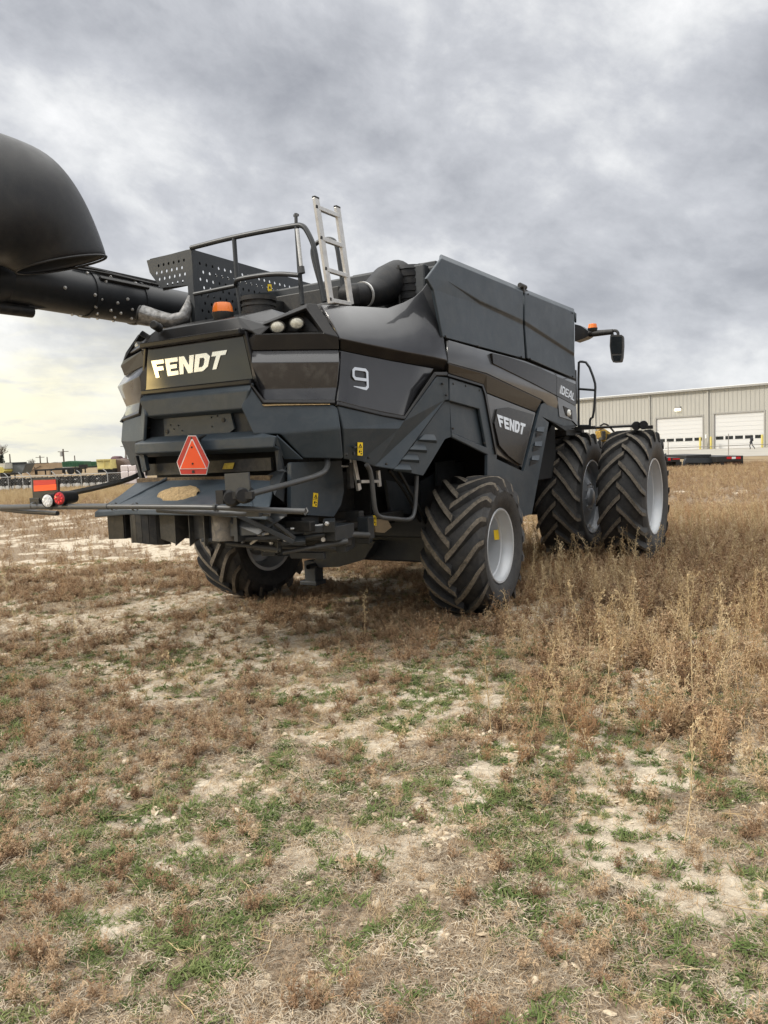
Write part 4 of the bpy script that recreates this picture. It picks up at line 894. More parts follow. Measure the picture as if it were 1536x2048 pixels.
# -- wheels
def tyre(R, wd, rimR, n, sgn, name='tyre', parent=None, ox=0):
    hw = wd/2; cr = R-.060
    def ridge(a): return a
    prof = [(-.40*wd,rimR),(-.455*wd,rimR+.035),(-.50*wd,(rimR+cr)/2-.02),(-.505*wd,(rimR+cr)/2+.04),(-.485*wd,cr-.10),(-.45*wd,cr-.045),(-.36*wd,cr-.018),(-.18*wd,cr-.004),(0,cr),(.18*wd,cr-.004),(.36*wd,cr-.018),(.45*wd,cr-.045),(.485*wd,cr-.10),(.505*wd,(rimR+cr)/2+.04),(.50*wd,(rimR+cr)/2-.02),(.455*wd,rimR+.035),(.40*wd,rimR)]
    mb = MB(); mb.lathe(prof, (0,0,0), (1,0,0), 96)
    ns = [(-.04,0),(.10,.0),(.22,0),(.34,0),(.43,.012),(.485,.045),(.515,.125)]  # (u/wd, drop)
    pitch = 2*math.pi/n
    def cpr(u):
        u = abs(u)
        for (a, b) in zip(prof[8:], prof[9:]):
            if a[0] <= u <= b[0]: t = (u-a[0])/(b[0]-a[0]); return a[1]+(b[1]-a[1])*t
        return prof[12][1]
    for side in (1,-1):
        for k in range(n):
            th0 = k*pitch+(pitch/2 if side < 0 else 0); vs = []
            for i, (u, dr) in enumerate(ns):
                t = (u+.04)/.555
                th = th0+sgn*(.27*t+.10*t*t)*(1.0/R)*wd/.6*1.15
                x = side*u*wd; rt = R-dr-.006*abs(u); rb = min(cpr(x)-.012, rt-.02)
                h1 = (.046 if i < 5 else .038)/R; h2 = (.029 if i < 5 else .022)/R
                jx = .0
                for (dt, rr) in ((-h1, rb), (-h2, rt), (h2, rt), (h1, rb)):
                    a = th+dt*1.25
                    vs.append(Vector((x+jx, rr*math.sin(a), rr*math.cos(a))))
            b0 = len(mb.v); m_ = len(ns)
            mb.add(vs, [(4*i+1,4*i+2,4*i+6,4*i+5) for i in range(m_-1)], 1)
            mb.add(vs, [(4*i,4*i+1,4*i+5,4*i+4) for i in range(m_-1)]+[(4*i+2,4*i+3,4*i+7,4*i+6) for i in range(m_-1)]+[(0,3,2,1),(4*m_-4,4*m_-3,4*m_-2,4*m_-1)], 0)
    o = mb.build(name, [rubber, lugtop], parent, auto=35, bevel=0)
    return o
def rim(R, wd, sgn, m, parent, depth=.5):
    e = .43*wd; mb = MB()
    p = [(e,R+.012),(e+.012,R+.006),(e+.008,R-.012),(e-.03,R-.018),(e-.05,R-.035),(e-.11,R-.045),(e-.12,R-.06),(e-wd*depth,R-.07),(e-wd*depth-.03,R-.10),(e-wd*depth-.02,R*.55),(e-wd*depth+.03,R*.42),(e-wd*depth+.03,.14),(e-wd*depth+.07,.13),(e-wd*depth+.09,.10),(e-wd*depth+.09,0)]
    mb.lathe([(a*sgn, r) for a, r in p], (0,0,0), (1,0,0), 64)
    mb.lathe([(-sgn*e,R+.01),(-sgn*e,R-.03),(-sgn*e*.5,R-.06),(sgn*(e-wd*depth),R-.075)], (0,0,0), (1,0,0), 64)
    for k in range(10):
        a = 2*math.pi*k/10; mb.lathe([((e-wd*depth+.03)*sgn,.018),((e-wd*depth+.055)*sgn,.018),((e-wd*depth+.055)*sgn,0)], (0,.2*math.cos(a),.2*math.sin(a)), (1,0,0), 8)
    o = mb.build('rim', m, parent, auto=35); return o
def wheel(loc, R, wd, rimR, n, sgn, out, m, depth=.5, proto=None):
    wl = empty('wheel', loc, parent=CH)
    if proto:
        t = proto.copy(); COL.objects.link(t); t.parent = wl
    else: t = tyre(R, wd, rimR, n, sgn, parent=wl)
    rim(rimR, wd, out, m, wl, depth); return wl, t
for f_ in (1,-1):
    for s_ in (1,-1): pass
w1, rt = wheel((1.56,0,.74), .75, .66, .39, 17, 1, 1, silver)
w2, _ = wheel((-1.53,0,.74), .75, .66, .39, 17, 1, -1, silver, proto=rt)
w1.rotation_euler = (R_(9),0,R_(2)); w2.rotation_euler = (R_(3),0,R_(-7))
f1, ft = wheel((2.30,4.12,.965), .985, .66, .55, 19, -1, 1, silver, .55)
for x, out, mm in ((1.39,1,darkrim),(-1.39,-1,darkrim),(-2.33,-1,silver)):
    q, _ = wheel((x,4.12,.965), .985, .66, .55, 19, -1, out, mm, .12 if mm is darkrim else .55, proto=ft); q.rotation_euler = (R_(random.uniform(0,17)),0,0)
wm = Matrix.Translation(w1.location) @ w1.rotation_euler.to_matrix().to_4x4(); wi = wm.inverted()
mb = MB(); q = [X_(1.70).at(*c6(*v)) for v in ((1252,738),(1284,735),(1289,795),(1258,798))]; mb.prism([wi @ v for v in q], (-.004,0,0))
mb.build('warning_sticker', yellow, w1)
mb = MB(); mb.tube([(.10,-.20,.02),(.17,-.19,.03)], .008, 6); mb.build('valve', alu, w1)

# -- front: cab corner, mirror, handrail, light bar
def front():
    mb = MB(); mb.box((0,4.6,3.0), (1.7,1.5,1.5)); mb.build('cab', black, CH, bevel=.08)
    mb = MB(); mb.box((0,3.9,1.95), (3.0,.9,.10)); mb.box((1.1,4.3,1.80),(.9,1.0,.08)); mb.build('platform', black, CH, bevel=.01)
    s = Y_(4.35); P = lambda x, y, yy=4.35: Y_(yy).at(*c7(x,y))
    mb = MB(); mb.prism([P(468,78),P(500,86),P(545,118),P(550,140),P(525,155),P(468,175)], (0,.25,0)); mb.tube([P(545,130),P(570,128)], .06); hd = mb.build('cab_roof_corner', glossk, CH, bevel=.02)
    mb = MB(); mb.tube([P(555,132),P(680,120)], [.05,.04], 12); mb.tube([P(668,118),P(695,112),P(708,125),P(708,138)], .022, 8, smooth_path=1); mb.tube([P(672,120),P(676,140)], .025, 8); ma = mb.build('mirror_arm', black, CH, auto=50)
    out = [(664,142),(680,137),(728,137),(735,148),(736,200),(732,260),(726,288),(680,290),(670,270),(661,200)]
    mb = MB(); mb.prism([P(x,y,4.30) for x, y in out], (0,.10,0)); mi = mb.build('wing_mirror', black, ma, bevel=.02)
    mb = MB(); mb.prism([P(x,y,4.296) for x, y in ((670,148),(727,146),(728,200),(725,240),(672,242),(667,200))], (0,.01,0)); mb.prism([P(x,y,4.296) for x, y in ((676,252),(723,250),(719,280),(684,282))], (0,.01,0)); mb.build('mirror_glass', mirrorM, ma)
    q = P(567,100); mb = MB(); mb.lathe([(-.07,.04),(-.03,.07),(.0,.075)], q, (0,0,1), 20); b = mb.build('beacon', black, CH, auto=40)
    mb = MB(); mb.lathe([(0,.07),(.06,.06),(.075,0)], q, (0,0,1), 20); mb.build('amber_dome', orange, b, auto=50)
    s2 = 3.9
    mb = MB(); mb.tube([P(x,y,s2) for x, y in ((490,660),(488,290),(500,284),(540,291),(580,395),(583,440),(572,592),(553,600),(552,645))], .018, 8, smooth_path=1); mb.tube([P(488,436,s2),P(582,443,s2)], .018); mb.tube([P(492,640,s2),P(552,640,s2)], .018); mb.build('step_handrail', steel, CH, auto=60)
    mb = MB(); mb.tube([P(420,655,s2),P(490,655,s2),P(600,650,s2),P(800,640,s2)], .018, 8); mb.box(P(525,652,s2), (.30,.05,.05)); mb.tube([P(440,668,s2),P(510,668,s2)],.03,8); lb = mb.build('light_bar', black, CH, auto=50)
    mb = MB(); mb.lathe([(-.10,0),(-.09,.05),(.0,.065),(.03,.06),(.03,0)], P(808,640,s2), (.4,-1,0), 20); mb.lathe([(-.10,0),(-.09,.05),(.0,.065),(.03,.06),(.03,0)], P(848,636,s2), (.4,-1,0), 20); mb.box(P(872,648,s2),(.14,.05,.05)); mb.build('marker_lamp', ductM, lb, auto=40)
front()
# left rear corner lamp wing is the mirror of the right; small engine-side handle
# chaff on the chute
def chaffpile():
    mb = MB(); nx, ny = 26, 14; vs = []
    for j in range(ny):
        for i in range(nx):
            u = i/(nx-1)*2-1; v = j/(ny-1)*2-1; x = -.10+u*.24; y = -2.66+v*.10; r = math.sqrt(u*u+v*v)+.35*(vnoise(x*1., y*1., 14, 3)-.5)
            hgt = max(0, 1-r)**.7*.055+vnoise(x, y, 60, 8)*.008*(r < .95)
            base = 1.605-(-2.44-y)*.583 if y > -2.62 else 1.50-(-2.62-y)*.50
            vs.append((x, y, base+.004+hgt-(.03 if r > .95 else 0)))
    mb.add(vs, [(j*nx+i, j*nx+i+1, (j+1)*nx+i+1, (j+1)*nx+i) for j in range(ny-1) for i in range(nx-1)])
    o = mb.build('chaff_pile', chaff, None, smooth=True); tag(o, 'small heap of tan chaff lying on the sloping rear chute', 'chaff')
chaffpile()

# ------------------------------------------------------------------ background: service building on the right
def P3(v): return Vector(v)
def horizon_y(px):
    lo, hi = 700, 1100
    for _ in range(30):
        m_ = (lo+hi)/2
        if ray(px, m_).z > 0: lo = m_
        else: hi = m_
    return lo
def gp(px, d, z=0.):                                   # ground place seen at column px, d metres ahead
    y = horizon_y(px); p = CPOS+ray(px, y)*d; return Vector((p.x, p.y, z))
wallM = mat('pale ribbed cladding', (.39,.38,.345), .6, var=.04, vscale=.4)
trimM = mat('grey trim', (.30,.29,.27), .6)
doorM = mat('white door panel', (.60,.60,.59), .5, var=.02)
winM = mat('dark door glass', (.015,.018,.02), .1)
yelM = mat('yellow post paint', (.55,.46,.12), .6)
def building():
    r = empty('service_building', gp(1430,115), 'long pale beige metal-clad workshop with white roll-up doors in the distance', 'workshop')
    P1 = gp(1160,131); P2 = gp(1536,109.5); u = (P2-P1); Lw = u.length; u.normalize(); n = Vector((u.y,-u.x,0)); n = n if n.dot(CPOS-P1) > 0 else -n
    def tpx(px):
        d = ray(px, horizon_y(px)); a = np.array([[d.x,-u.x],[d.y,-u.y]]); b = np.array([P1.x-CPOS.x,P1.y-CPOS.y]); return float(np.linalg.solve(a, b)[1])
    EH = 9.05; loc = r.location.copy()
    def B(mb, t0, t1, z0, z1, o0, o1):
        c = P1+u*((t0+t1)/2)+n*((o0+o1)/2)+Vector((0,0,(z0+z1)/2))-loc
        M = Matrix((u, n, Vector((0,0,1)))).transposed(); mb.box(c, (abs(t1-t0), abs(o1-o0), z1-z0), M)
    t0, t1 = -14, tpx(1536)+22
    doors = [(tpx(1140),tpx(1178),4.0),(tpx(1200.8),tpx(1261),4.3),(tpx(1313),tpx(1405.4),5.0),(tpx(1429),tpx(1528),5.15),(tpx(1556),tpx(1690),5.2)]
    mb = MB(); prev = t0
    for a, b, hh in doors:
        B(mb, prev, a, -1, EH, -.3, 0); B(mb, a, b, hh, EH, -.3, 0); prev = b
    B(mb, prev, t1, -1, EH, -.3, 0); B(mb, t0, t0+.3, -1, EH, -26, -.3); B(mb, t1-.3, t1, -1, EH, -26, -.3); B(mb, t0, t1, -1, EH, -26.3, -26)
    t = t0+.3
    while t < t1:
        z0 = 0
        for a, b, hh in doors:
            if a-.12 < t < b+.12: z0 = hh+.15
        B(mb, t-.05, t+.05, z0, EH-.1, 0, .05); t += .62
    mb.build('wall', wallM, r)
    mb = MB(); mid = -13
    c = [P1+u*t0+n*.4+Vector((0,0,EH)), P1+u*t1+n*.4+Vector((0,0,EH)), P1+u*t1+n*mid+Vector((0,0,EH+1.0)), P1+u*t0+n*mid+Vector((0,0,EH+1.0)), P1+u*t1-n*26.6+Vector((0,0,EH)), P1+u*t0-n*26.6+Vector((0,0,EH))]
    mb.add([x-loc for x in c], [(0,1,2,3),(3,2,4,5)]); mb.build('roof', mat('pale roof sheet', (.55,.55,.53), .5), r, solid=.12)
    mb = MB(); B(mb, t0, t1, EH-.22, EH+.04, .42, .55); mb.build('eave_trim', trimM, r)
    for px in (1191.6, 1300.5, 1416.8, 1545):
        t = tpx(px); mb = MB(); B(mb, t-.10, t+.10, 0, EH-.2, .06, .22); mb.build('downspout', wallM, r)
    for i, (a, b, hh) in enumerate(doors):
        mb = MB(); B(mb, a-.18, a, 0, hh+.2, -.1, .08); B(mb, b, b+.18, 0, hh+.2, -.1, .08); B(mb, a, b, hh, hh+.2, -.1, .08); mb.build('door_frame', trimM, r)
        mb = MB(); k = 0
        npan = 8; ph = hh/npan
        for k in range(npan): B(mb, a, b, k*ph+.02, (k+1)*ph-.0, -.2, -.12)
        B(mb, a, b, 0, hh, -.24, -.205)
        dr = mb.build('garage_door', doorM, r)
        nw = 5; ww = (b-a)/nw
        for q in range(nw):
            mb = MB(); B(mb, a+q*ww+ww*.1, a+(q+1)*ww-ww*.1, ph*2.1, ph*2.85, -.13, -.11); mb.build('pane', winM, dr)
    t = tpx(1357); mb = MB(); B(mb, t-.45, t+.45, 6.35, 6.65, .02, .4); wl = mb.build('wall_light', trimM, r)
    mb = MB(); B(mb, t-.4, t+.4, 6.0, 6.34, .04, .42); mb.build('lit_diffuser', mat('lit lamp glass', (.9,.85,.7), .4, emit=((1,.93,.7), 2.2)), wl)
    t = tpx(1412); mb = MB(); B(mb, t-.12, t+.12, 1.6, 2.2, .0, .1); mb.build('notice', white, r)
    mb = MB(); B(mb, tpx(1520), tpx(1560), EH+.3, EH+1.1, -6, -4); mb.build('roof_unit', trimM, r)
    # bollards
    for px, lab in ((1407,'yellow bollard left of the downspout, beside the nearer of the two full-width doors'),(1428.5,'yellow bollard right of the downspout, at the left edge of the rightmost door'),(1530.5,'yellow bollard at the right edge of the rightmost white door')):
        t = tpx(px); p = P1+u*t+n*1.2
        mb = MB(); mb.lathe([(-.3,.16),(1.75,.16),(1.84,.10),(1.87,0)], (0,0,0), (0,0,1), 16); o = mb.build('bollard', yelM, None, auto=40); o.location = p
        tag(o, {1407:'yellow bollard at the right edge of the middle white door',1428.5:'yellow bollard at the left edge of the rightmost white door',1530.5:'yellow bollard at the right edge of the rightmost white door'}[px], 'bollard', 'yellow bollards beside the workshop doors')
    return tpx, P1, u, n
building()
def wall_lot():
    mb = MB(); vs = [gp(900,150,.02), gp(1800,150,.02), gp(1800,62,.02), gp(1240,70,.02)]
    mb.add(vs, [(0,1,2,3)]); o = mb.build('road', mat('pale gravel yard', (.33,.31,.27), .95, var=.15, vscale=.4, bump=.3), None); tag(o, kind='structure')
wall_lot()

# person walking by the door
def person():
    base = gp(1502.5, 98, .02)
    me = bpy.data.meshes.new('person'); J = {}
    pts = [((0,0,.95),.13),((0,0,1.15),.125),((0,.0,1.38),.15),((0,.01,1.50),.06),((0,.02,1.58),.075),((0,.03,1.68),.10),((0,.03,1.78),.07),
           ((.10,0,.90),.095),((.13,.14,.50),.065),((.16,.02,.08),.045),((.16,.16,.04),.04),
           ((-.10,0,.90),.095),((-.15,-.08,.50),.065),((-.20,-.36,.12),.045),((-.20,-.26,.04),.04),
           ((.20,0,1.40),.06),((.27,-.08,1.14),.048),((.28,.05,.92),.036),((.28,.10,.84),.035),
           ((-.20,0,1.40),.06),((-.27,.02,1.14),.048),((-.24,.20,1.0),.036),((-.22,.28,.98),.035)]
    ed = [(0,1),(1,2),(2,3),(3,4),(4,5),(5,6),(0,7),(7,8),(8,9),(9,10),(0,11),(11,12),(12,13),(13,14),(2,15),(15,16),(16,17),(17,18),(2,19),(19,20),(20,21),(21,22)]
    me.from_pydata([p for p, _ in pts], ed, []); o = bpy.data.objects.new('person', me); COL.objects.link(o)
    sk = o.modifiers.new('skin', 'SKIN')
    for i, (_, r) in enumerate(pts): me.skin_vertices[0].data[i].radius = (r, r)
    me.skin_vertices[0].data[0].use_root = True
    o.modifiers.new('sub', 'SUBSURF').levels = 1
    me.materials.append(mat('dark walking clothes', (.02,.022,.03), .8, var=.3)); o.location = base
    o.rotation_euler = (0,0,math.atan2(R0.y, R0.x)+R_(90))
    mb = MB(); mb.lathe([(-.02,.105),(.06,.108),(.12,.08),(.14,0)], (0,.02,1.70), (0,-.1,1), 14); mb.build('hair', ink, o, smooth=True)
    mb = MB(); mb.box((0,-.16,1.22), (.30,.12,.36)); mb.build('backpack', black, o, bevel=.03)
    tag(o, 'person in dark clothes walking past the rightmost workshop door', 'person')
person()

# cable fence in front of the building
def rail_fence():
    r = empty('wire_fence', gp(1400, 60), 'thin grey wire fence with slim posts running in front of the workshop yard', 'fence'); loc = r.location.copy()
    a, b = gp(1330, 62), gp(1640, 60)
    mb = MB(); 
    for z in (1.05,): mb.tube([a+Vector((0,0,z))-loc, b+Vector((0,0,z))-loc], .035, 6)
    mb.build('top_rail', trimM, r)
    for k, px in enumerate((1336,1457,1580)):
        p = gp(px, 61.3); mb = MB(); mb.tube([p-loc-Vector((0,0,.3)), p-loc+Vector((0,0,2.0 if k == 1 else 1.6))], .035, 6); mb.build('fence_post', trimM, r)
rail_fence()

# helper for far things: a box whose near face covers pixel rect, d metres ahead
ROTC = Matrix((R0, F0, Vector((0,0,1)))).transposed()
class Far:
    def __init__(s, name, px, d, z, label, cat, group=None):
        s.d = d; s.z = z; s.o = empty(name, gp(px, d, z), label, cat, group); s.loc = s.o.location.copy(); s.px = px
    def pt(s, px, py, dd=0.): return fp(px, py, s.d+dd)-s.loc
    def box(s, mb, x0, y0, x1, y1, th=1.5, dd=0.):
        a = fp(x0, y0, s.d+dd); b = fp(x1, y1, s.d+dd); w_ = abs((b-a).dot(R0)); hh = abs(a.z-b.z); c = (a+b)/2+F0*(th/2)-s.loc
        mb.box(c, (w_, th, hh), ROTC)
    def poly(s, mb, pts, th=1.5, dd=0.): mb.prism([s.pt(x, y, dd) for x, y in pts], F0*th)
    def part(s, name, m, fn, **k):
        mb = MB(); fn(mb); return mb.build(name, m, s.o, **k)
# flatbed trailers in the weeds on the right
def trailers():
    f = Far('flatbed_trailer', 1460, 46, 0, 'black flatbed trailer end with red and white reflectors, rightmost in the dry grass', 'trailer')
    f.part('deck', black, lambda m: f.box(m, *cR(1148,655), *cR(1350,690), 5), bevel=.02)
    f.part('headboard', ink, lambda m: (f.box(m, *cR(1172,700), *cR(1205,760), .5), f.box(m, *cR(1290,690), *cR(1350,755), .5, .3)))
    f.part('axle_beam', mat('rusty brown beam', (.09,.045,.03), .8, var=.4), lambda m: f.box(m, *cR(1180,690), *cR(1330,712), 4, .1))
    for x0, x1, mm in ((1225,1262,smvr),(1262,1292,white),(1292,1330,smvr)): f.part('reflector', mm, lambda m: f.box(m, *cR(x0,657), *cR(x1,672), .03, -.04))
    g_ = Far('flatbed_trailer', 1395, 46.6, 0, 'low black loading ramp trailer with a sloping tailboard, between two other trailers', 'trailer')
    g_.part('deck', black, lambda m: g_.box(m, *cR(918,645), *cR(1108,668), 4, .5), bevel=.02)
    g_.part('tailboard', steel, lambda m: g_.poly(m, [cR(920,668),cR(1110,668),cR(1130,702),cR(903,702)], .3, .1))
    g_.part('headboard', ink, lambda m: g_.box(m, *cR(940,702), *cR(1120,745), 1, .2))
    g_.part('brace', steel, lambda m: (g_.poly(m, [cR(1122,700),cR(1132,700),cR(1145,725),cR(1135,725)], .2), g_.poly(m, [cR(905,700),cR(895,725),cR(903,728),cR(915,702)], .2)))
    h_ = Far('flatbed_trailer', 1348, 47, 0, 'dark trailer end with a red reflector, next to the outer dual tyre', 'trailer')
    h_.part('deck', black, lambda m: h_.box(m, *cR(700,667), *cR(872,694), 5), bevel=.02)
    h_.part('headboard', ink, lambda m: (h_.box(m, *cR(840,694), *cR(885,750), .5), h_.box(m, *cR(720,694), *cR(820,735), .5, .4)))
    h_.part('reflector', smvr, lambda m: h_.box(m, *cR(780,664), *cR(800,684), .03, -.04)); h_.part('reflector', smvr, lambda m: h_.box(m, *cR(815,670), *cR(870,676), .03, -.04))
    for q in (f, g_, h_): q.o['group'] = 'trailers parked in the dry grass'
    # yellow machine seen between the dual tyres
    y = Far('yellow_machine', 1212, 24, 0, 'small yellow and black machine part visible in the gap between the dual tyres', 'machine')
    y.part('engine_frame', mat('dirty yellow paint', (.32,.20,.03), .7, var=.5, vscale=12), lambda m: (y.poly(m, [(1200,862),(1210,858),(1222,866),(1222,878),(1214,884),(1203,876)], .6), y.box(m, 1200, 855, 1210, 858, .5)), bevel=.02)
    y.part('hydraulic_block', black, lambda m: (y.box(m, 1204, 862, 1212, 880, .4, -.1), y.box(m, 1216, 868, 1224, 900, .4, -.1), y.box(m, 1198, 884, 1230, 960, .6, .1)), bevel=.02)
    y.part('hoses', ink, lambda m: (m.tube([y.pt(1200,852),y.pt(1210,846),y.pt(1224,858),y.pt(1236,876)], .03, 6, smooth_path=1),))
trailers()

# ------------------------------------------------------------------ background: the storage yard behind the fence on the left
ZL = -1.2
def yard():
    galv = mat('galvanised steel', (.42,.43,.43), .5, metal=.4, var=.15)
    r = empty('chain_link_fence', gp(120, 88, ZL), 'grey chain link fence with angled top arms along the storage yard', 'fence'); loc = r.location.copy()
    d = 89
    def W(px, z, dd=0): return gp(px, d+dd, ZL+z)-loc
    mb = MB(); mb.tube([W(-160,1.62), W(330,1.62)], .04, 6); mb.build('top_rail', galv, r)
    for px in (-30,14,43,60,109,160,213,268,320):
        mb = MB(); mb.tube([W(px,-.5), W(px,1.62), W(px-3,1.85), W(px-8,2.1)], .045, 6); mb.build('fence_post', galv, r)
    # wire mesh as diagonal strands
    mb = MB(); a = W(-160,0); b = W(330,0); L_ = (b-a).length; uu = (b-a).normalized(); s = 0
    while s < L_:
        for sg_ in (1,-1):
            p = a+uu*s; q = p+uu*(1.6*sg_)+Vector((0,0,1.6)); mb.bar(p, q, .006, .006)
        s += .32
    mb.build('wire_mesh', galv, r)
    Fz = lambda name, px, dd, label, cat, group=None: Far(name, px, dd, ZL, label, cat, group)
    def leg(f, m, xs, y0, y1, w_=3, th=.3, dd=0):
        for x in xs: f.box(m, *cL(x-w_, y0), *cL(x+w_, y1), th, dd)
    # grey hopper wagon at the far left
    f = Fz('hopper_wagon', 25, 98, 'grey open-topped hopper wagon with slanted sides behind the fence, far left', 'wagon')
    f.part('hopper', mat('weathered grey steel', (.14,.15,.15), .7, var=.25, vscale=.8), lambda m: f.poly(m, [cL(60,442),cL(270,444),cL(222,545),cL(22,545)], 2.5))
    f.part('rim_band', steel, lambda m: f.box(m, *cL(58,437), *cL(272,446), .1, -.1))
    f.part('frame', steel, lambda m: (f.box(m, *cL(0,552), *cL(150,562), 2), leg(f, m, (8,148), 535, 600)))
    f.part('wheel', ink, lambda m: m.lathe([(0,.0),(0,.5),(.4,.5),(.4,0)], f.pt(*cL(60,590)), F0, 18))
    f = Fz('tractor', -6, 96, 'yellow and white cab of a small machine cut by the left edge', 'machine')
    f.part('cab', mat('cream cab paint', (.6,.58,.5), .5), lambda m: f.box(m, *cL(-60,448), *cL(52,500), 2)); f.part('body', yelM, lambda m: f.poly(m, [cL(-60,470),cL(20,485),cL(45,520),cL(30,540),cL(-60,540)], 2.2, -.2))
    # tan A-frame conveyor / shed
    f = Fz('sloping_shed', 75, 118, 'tan plywood lean-to shed with a sloping roof behind the fence', 'shed')
    f.part('wall', mat('bare plywood', (.42,.31,.20), .8, var=.15, vscale=.6), lambda m: f.poly(m, [cL(235,565),cL(268,500),cL(350,445),cL(500,440),cL(500,565)], 5))
    f.part('truss', mat('dark brown timber', (.10,.07,.05), .8), lambda m: (m.bar(f.pt(*cL(262,502),-.2), f.pt(*cL(352,446),-.2), .12), m.bar(f.pt(*cL(352,446),-.2), f.pt(*cL(500,440),-.2), .12), m.bar(f.pt(*cL(300,530),-.2), f.pt(*cL(420,470),-.2), .1), m.bar(f.pt(*cL(268,505),-.2), f.pt(*cL(310,565),-.2), .1), m.bar(f.pt(*cL(350,480),-.2), f.pt(*cL(360,525),-.2), .1)))
    f = Fz('storage_shed', 115, 125, 'small white shed with a window behind the green wagon', 'shed')
    f.part('wall', mat('off white siding', (.66,.65,.61), .7), lambda m: f.box(m, *cL(480,440), *cL(640,530), 4)); f.part('window', winM, lambda m: f.box(m, *cL(525,468), *cL(585,500), .1, -.1)); f.part('roof', trimM, lambda m: f.poly(m, [cL(475,446),cL(560,430),cL(645,440),cL(645,446)], 4.4, -.2))
    grn = mat('faded green paint', (.035,.115,.055), .6, var=.25, vscale=.7)
    f = Fz('grain_wagon', 158, 100, 'long green open grain wagon behind the fence', 'wagon')
    f.part('box', grn, lambda m: (f.poly(m, [cL(632,430),cL(700,420),cL(862,424),cL(864,478),cL(640,482)], 2.4), [f.box(m, *cL(x,428), *cL(x+5,480), .08, -.08) for x in range(645,860,24)]))
    f.part('frame', ink, lambda m: (f.box(m, *cL(560,492), *cL(850,500), 1.5), leg(f, m, (690,740), 498, 540, 4)))
    f.part('wheel', ink, lambda m: m.lathe([(0,.0),(0,.45),(.3,.45),(.3,0)], f.pt(*cL(720,522)), F0, 18)); f.part('wheel', ink, lambda m: m.lathe([(0,.0),(0,.45),(.3,.45),(.3,0)], f.pt(*cL(800,522)), F0, 18))
    f = Fz('grain_wagon', 182, 112, 'darker green wagon farther back, touching the yellow dump box', 'wagon')
    f.part('box', grn, lambda m: (f.poly(m, [cL(850,428),cL(985,424),cL(990,470),cL(850,476)], 2), [f.box(m, *cL(x,430), *cL(x+4,472), .08, -.08) for x in range(870,985,22)]))
    f.part('frame', ink, lambda m: f.box(m, *cL(870,476), *cL(985,486), 1.5)); f.o['group'] = 'green wagons'; 
    f = Fz('flatbed_trailer', 105, 94, 'black steel trailer frame with a raised end rack in front of the green wagon', 'trailer')
    f.part('deck', ink, lambda m: (f.box(m, *cL(355,508), *cL(560,516), 2), f.box(m, *cL(540,498), *cL(800,506), 2)))
    f.part('uprights', ink, lambda m: (leg(f, m, (358,372,460,520), 510, 560, 3), f.box(m, *cL(805,458), *cL(880,484), .6), leg(f, m, (868,), 480, 540, 4), leg(f, m, (640,655,700), 500, 545, 5)))
    cre = mat('cream yellow paint', (.66,.56,.22), .6, var=.12, vscale=.8)
    f = Fz('dump_box', 208, 97, 'pale yellow dump truck box standing behind the fence', 'dump box')
    f.part('box', cre, lambda m: (f.poly(m, [cL(986,410),cL(1130,402),cL(1144,500),cL(1000,505)], 2.4), f.box(m, *cL(984,404), *cL(1132,413), .15, -.15), f.box(m, *cL(1062,410), *cL(1070,500), .12, -.12), f.box(m, *cL(1126,402), *cL(1146,505), .12, -.12), f.box(m, *cL(996,490), *cL(1146,500), .12, -.12)))
    f.part('frame', ink, lambda m: f.box(m, *cL(1000,502), *cL(1146,535), 2.4))
    # maroon rolls
    mar = mat('maroon covering', (.085,.04,.045), .8, var=.3, vscale=.6)
    for k, (x0, x1, y, rr, lab) in enumerate(((1150,1230,455,1.15,'maroon covered roll lying left of its neighbour, right of the yellow box'),(1200,1300,458,1.0,'maroon covered roll lying nearest the combine, by the white stack'),(1165,1250,425,.8,'dark brown roll lying on top of two maroon rolls'))):
        a, b = fp(*cL(x0,y), 108+k*2), fp(*cL(x1,y), 108+k*2)
        mb = MB(); mb.lathe([(0,0),(0,rr*.9),(.15,rr),((b-a).length-.15,rr),((b-a).length,rr*.9),((b-a).length,0)], (0,0,0), b-a, 18); o = mb.build('covered_roll', mar, None, auto=40); o.location = a
        tag(o, lab, 'roll', 'covered rolls behind the fence')
    f = Fz('rusty_tank', 230, 100, 'rusty brown low tank standing behind the fence under the maroon rolls', 'tank')
    f.part('shell', mat('dull rust', (.13,.09,.07), .8, var=.3, vscale=.8), lambda m: m.lathe([(0,0),(0,1.4),(.2,1.55),(2.6,1.55),(2.8,1.4),(2.8,0)], f.pt(*cL(1200,520),-1), F0, 24)); f.part('skid', ink, lambda m: f.box(m, *cL(1160,560), *cL(1240,575), 2))
    f = Fz('old_truck', 272, 104, 'olive brown truck cab half hidden behind the combine corner', 'truck')
    f.part('cab', mat('olive drab', (.12,.11,.05), .7), lambda m: f.poly(m, [cL(1320,398),cL(1385,396),cL(1395,450),cL(1320,450)], 2)); f.part('window', winM, lambda m: f.box(m, *cL(1330,404), *cL(1375,420), .1, -.1))
    # white wrapped stack: single bales
    wr = mat('white bale wrap', (.66,.60,.60), .55, var=.12, vscale=2, bump=.5, bscale=5)
    rows = [((1250,1330),(1330,1410),(1410,1490)), ((1254,1334),(1334,1414),(1414,1494)), ((1258,1338),(1338,1418),(1418,1498))]; ys = (462,525,588,650)
    nm = ('top','middle','bottom'); cn = ('left','centre','right')
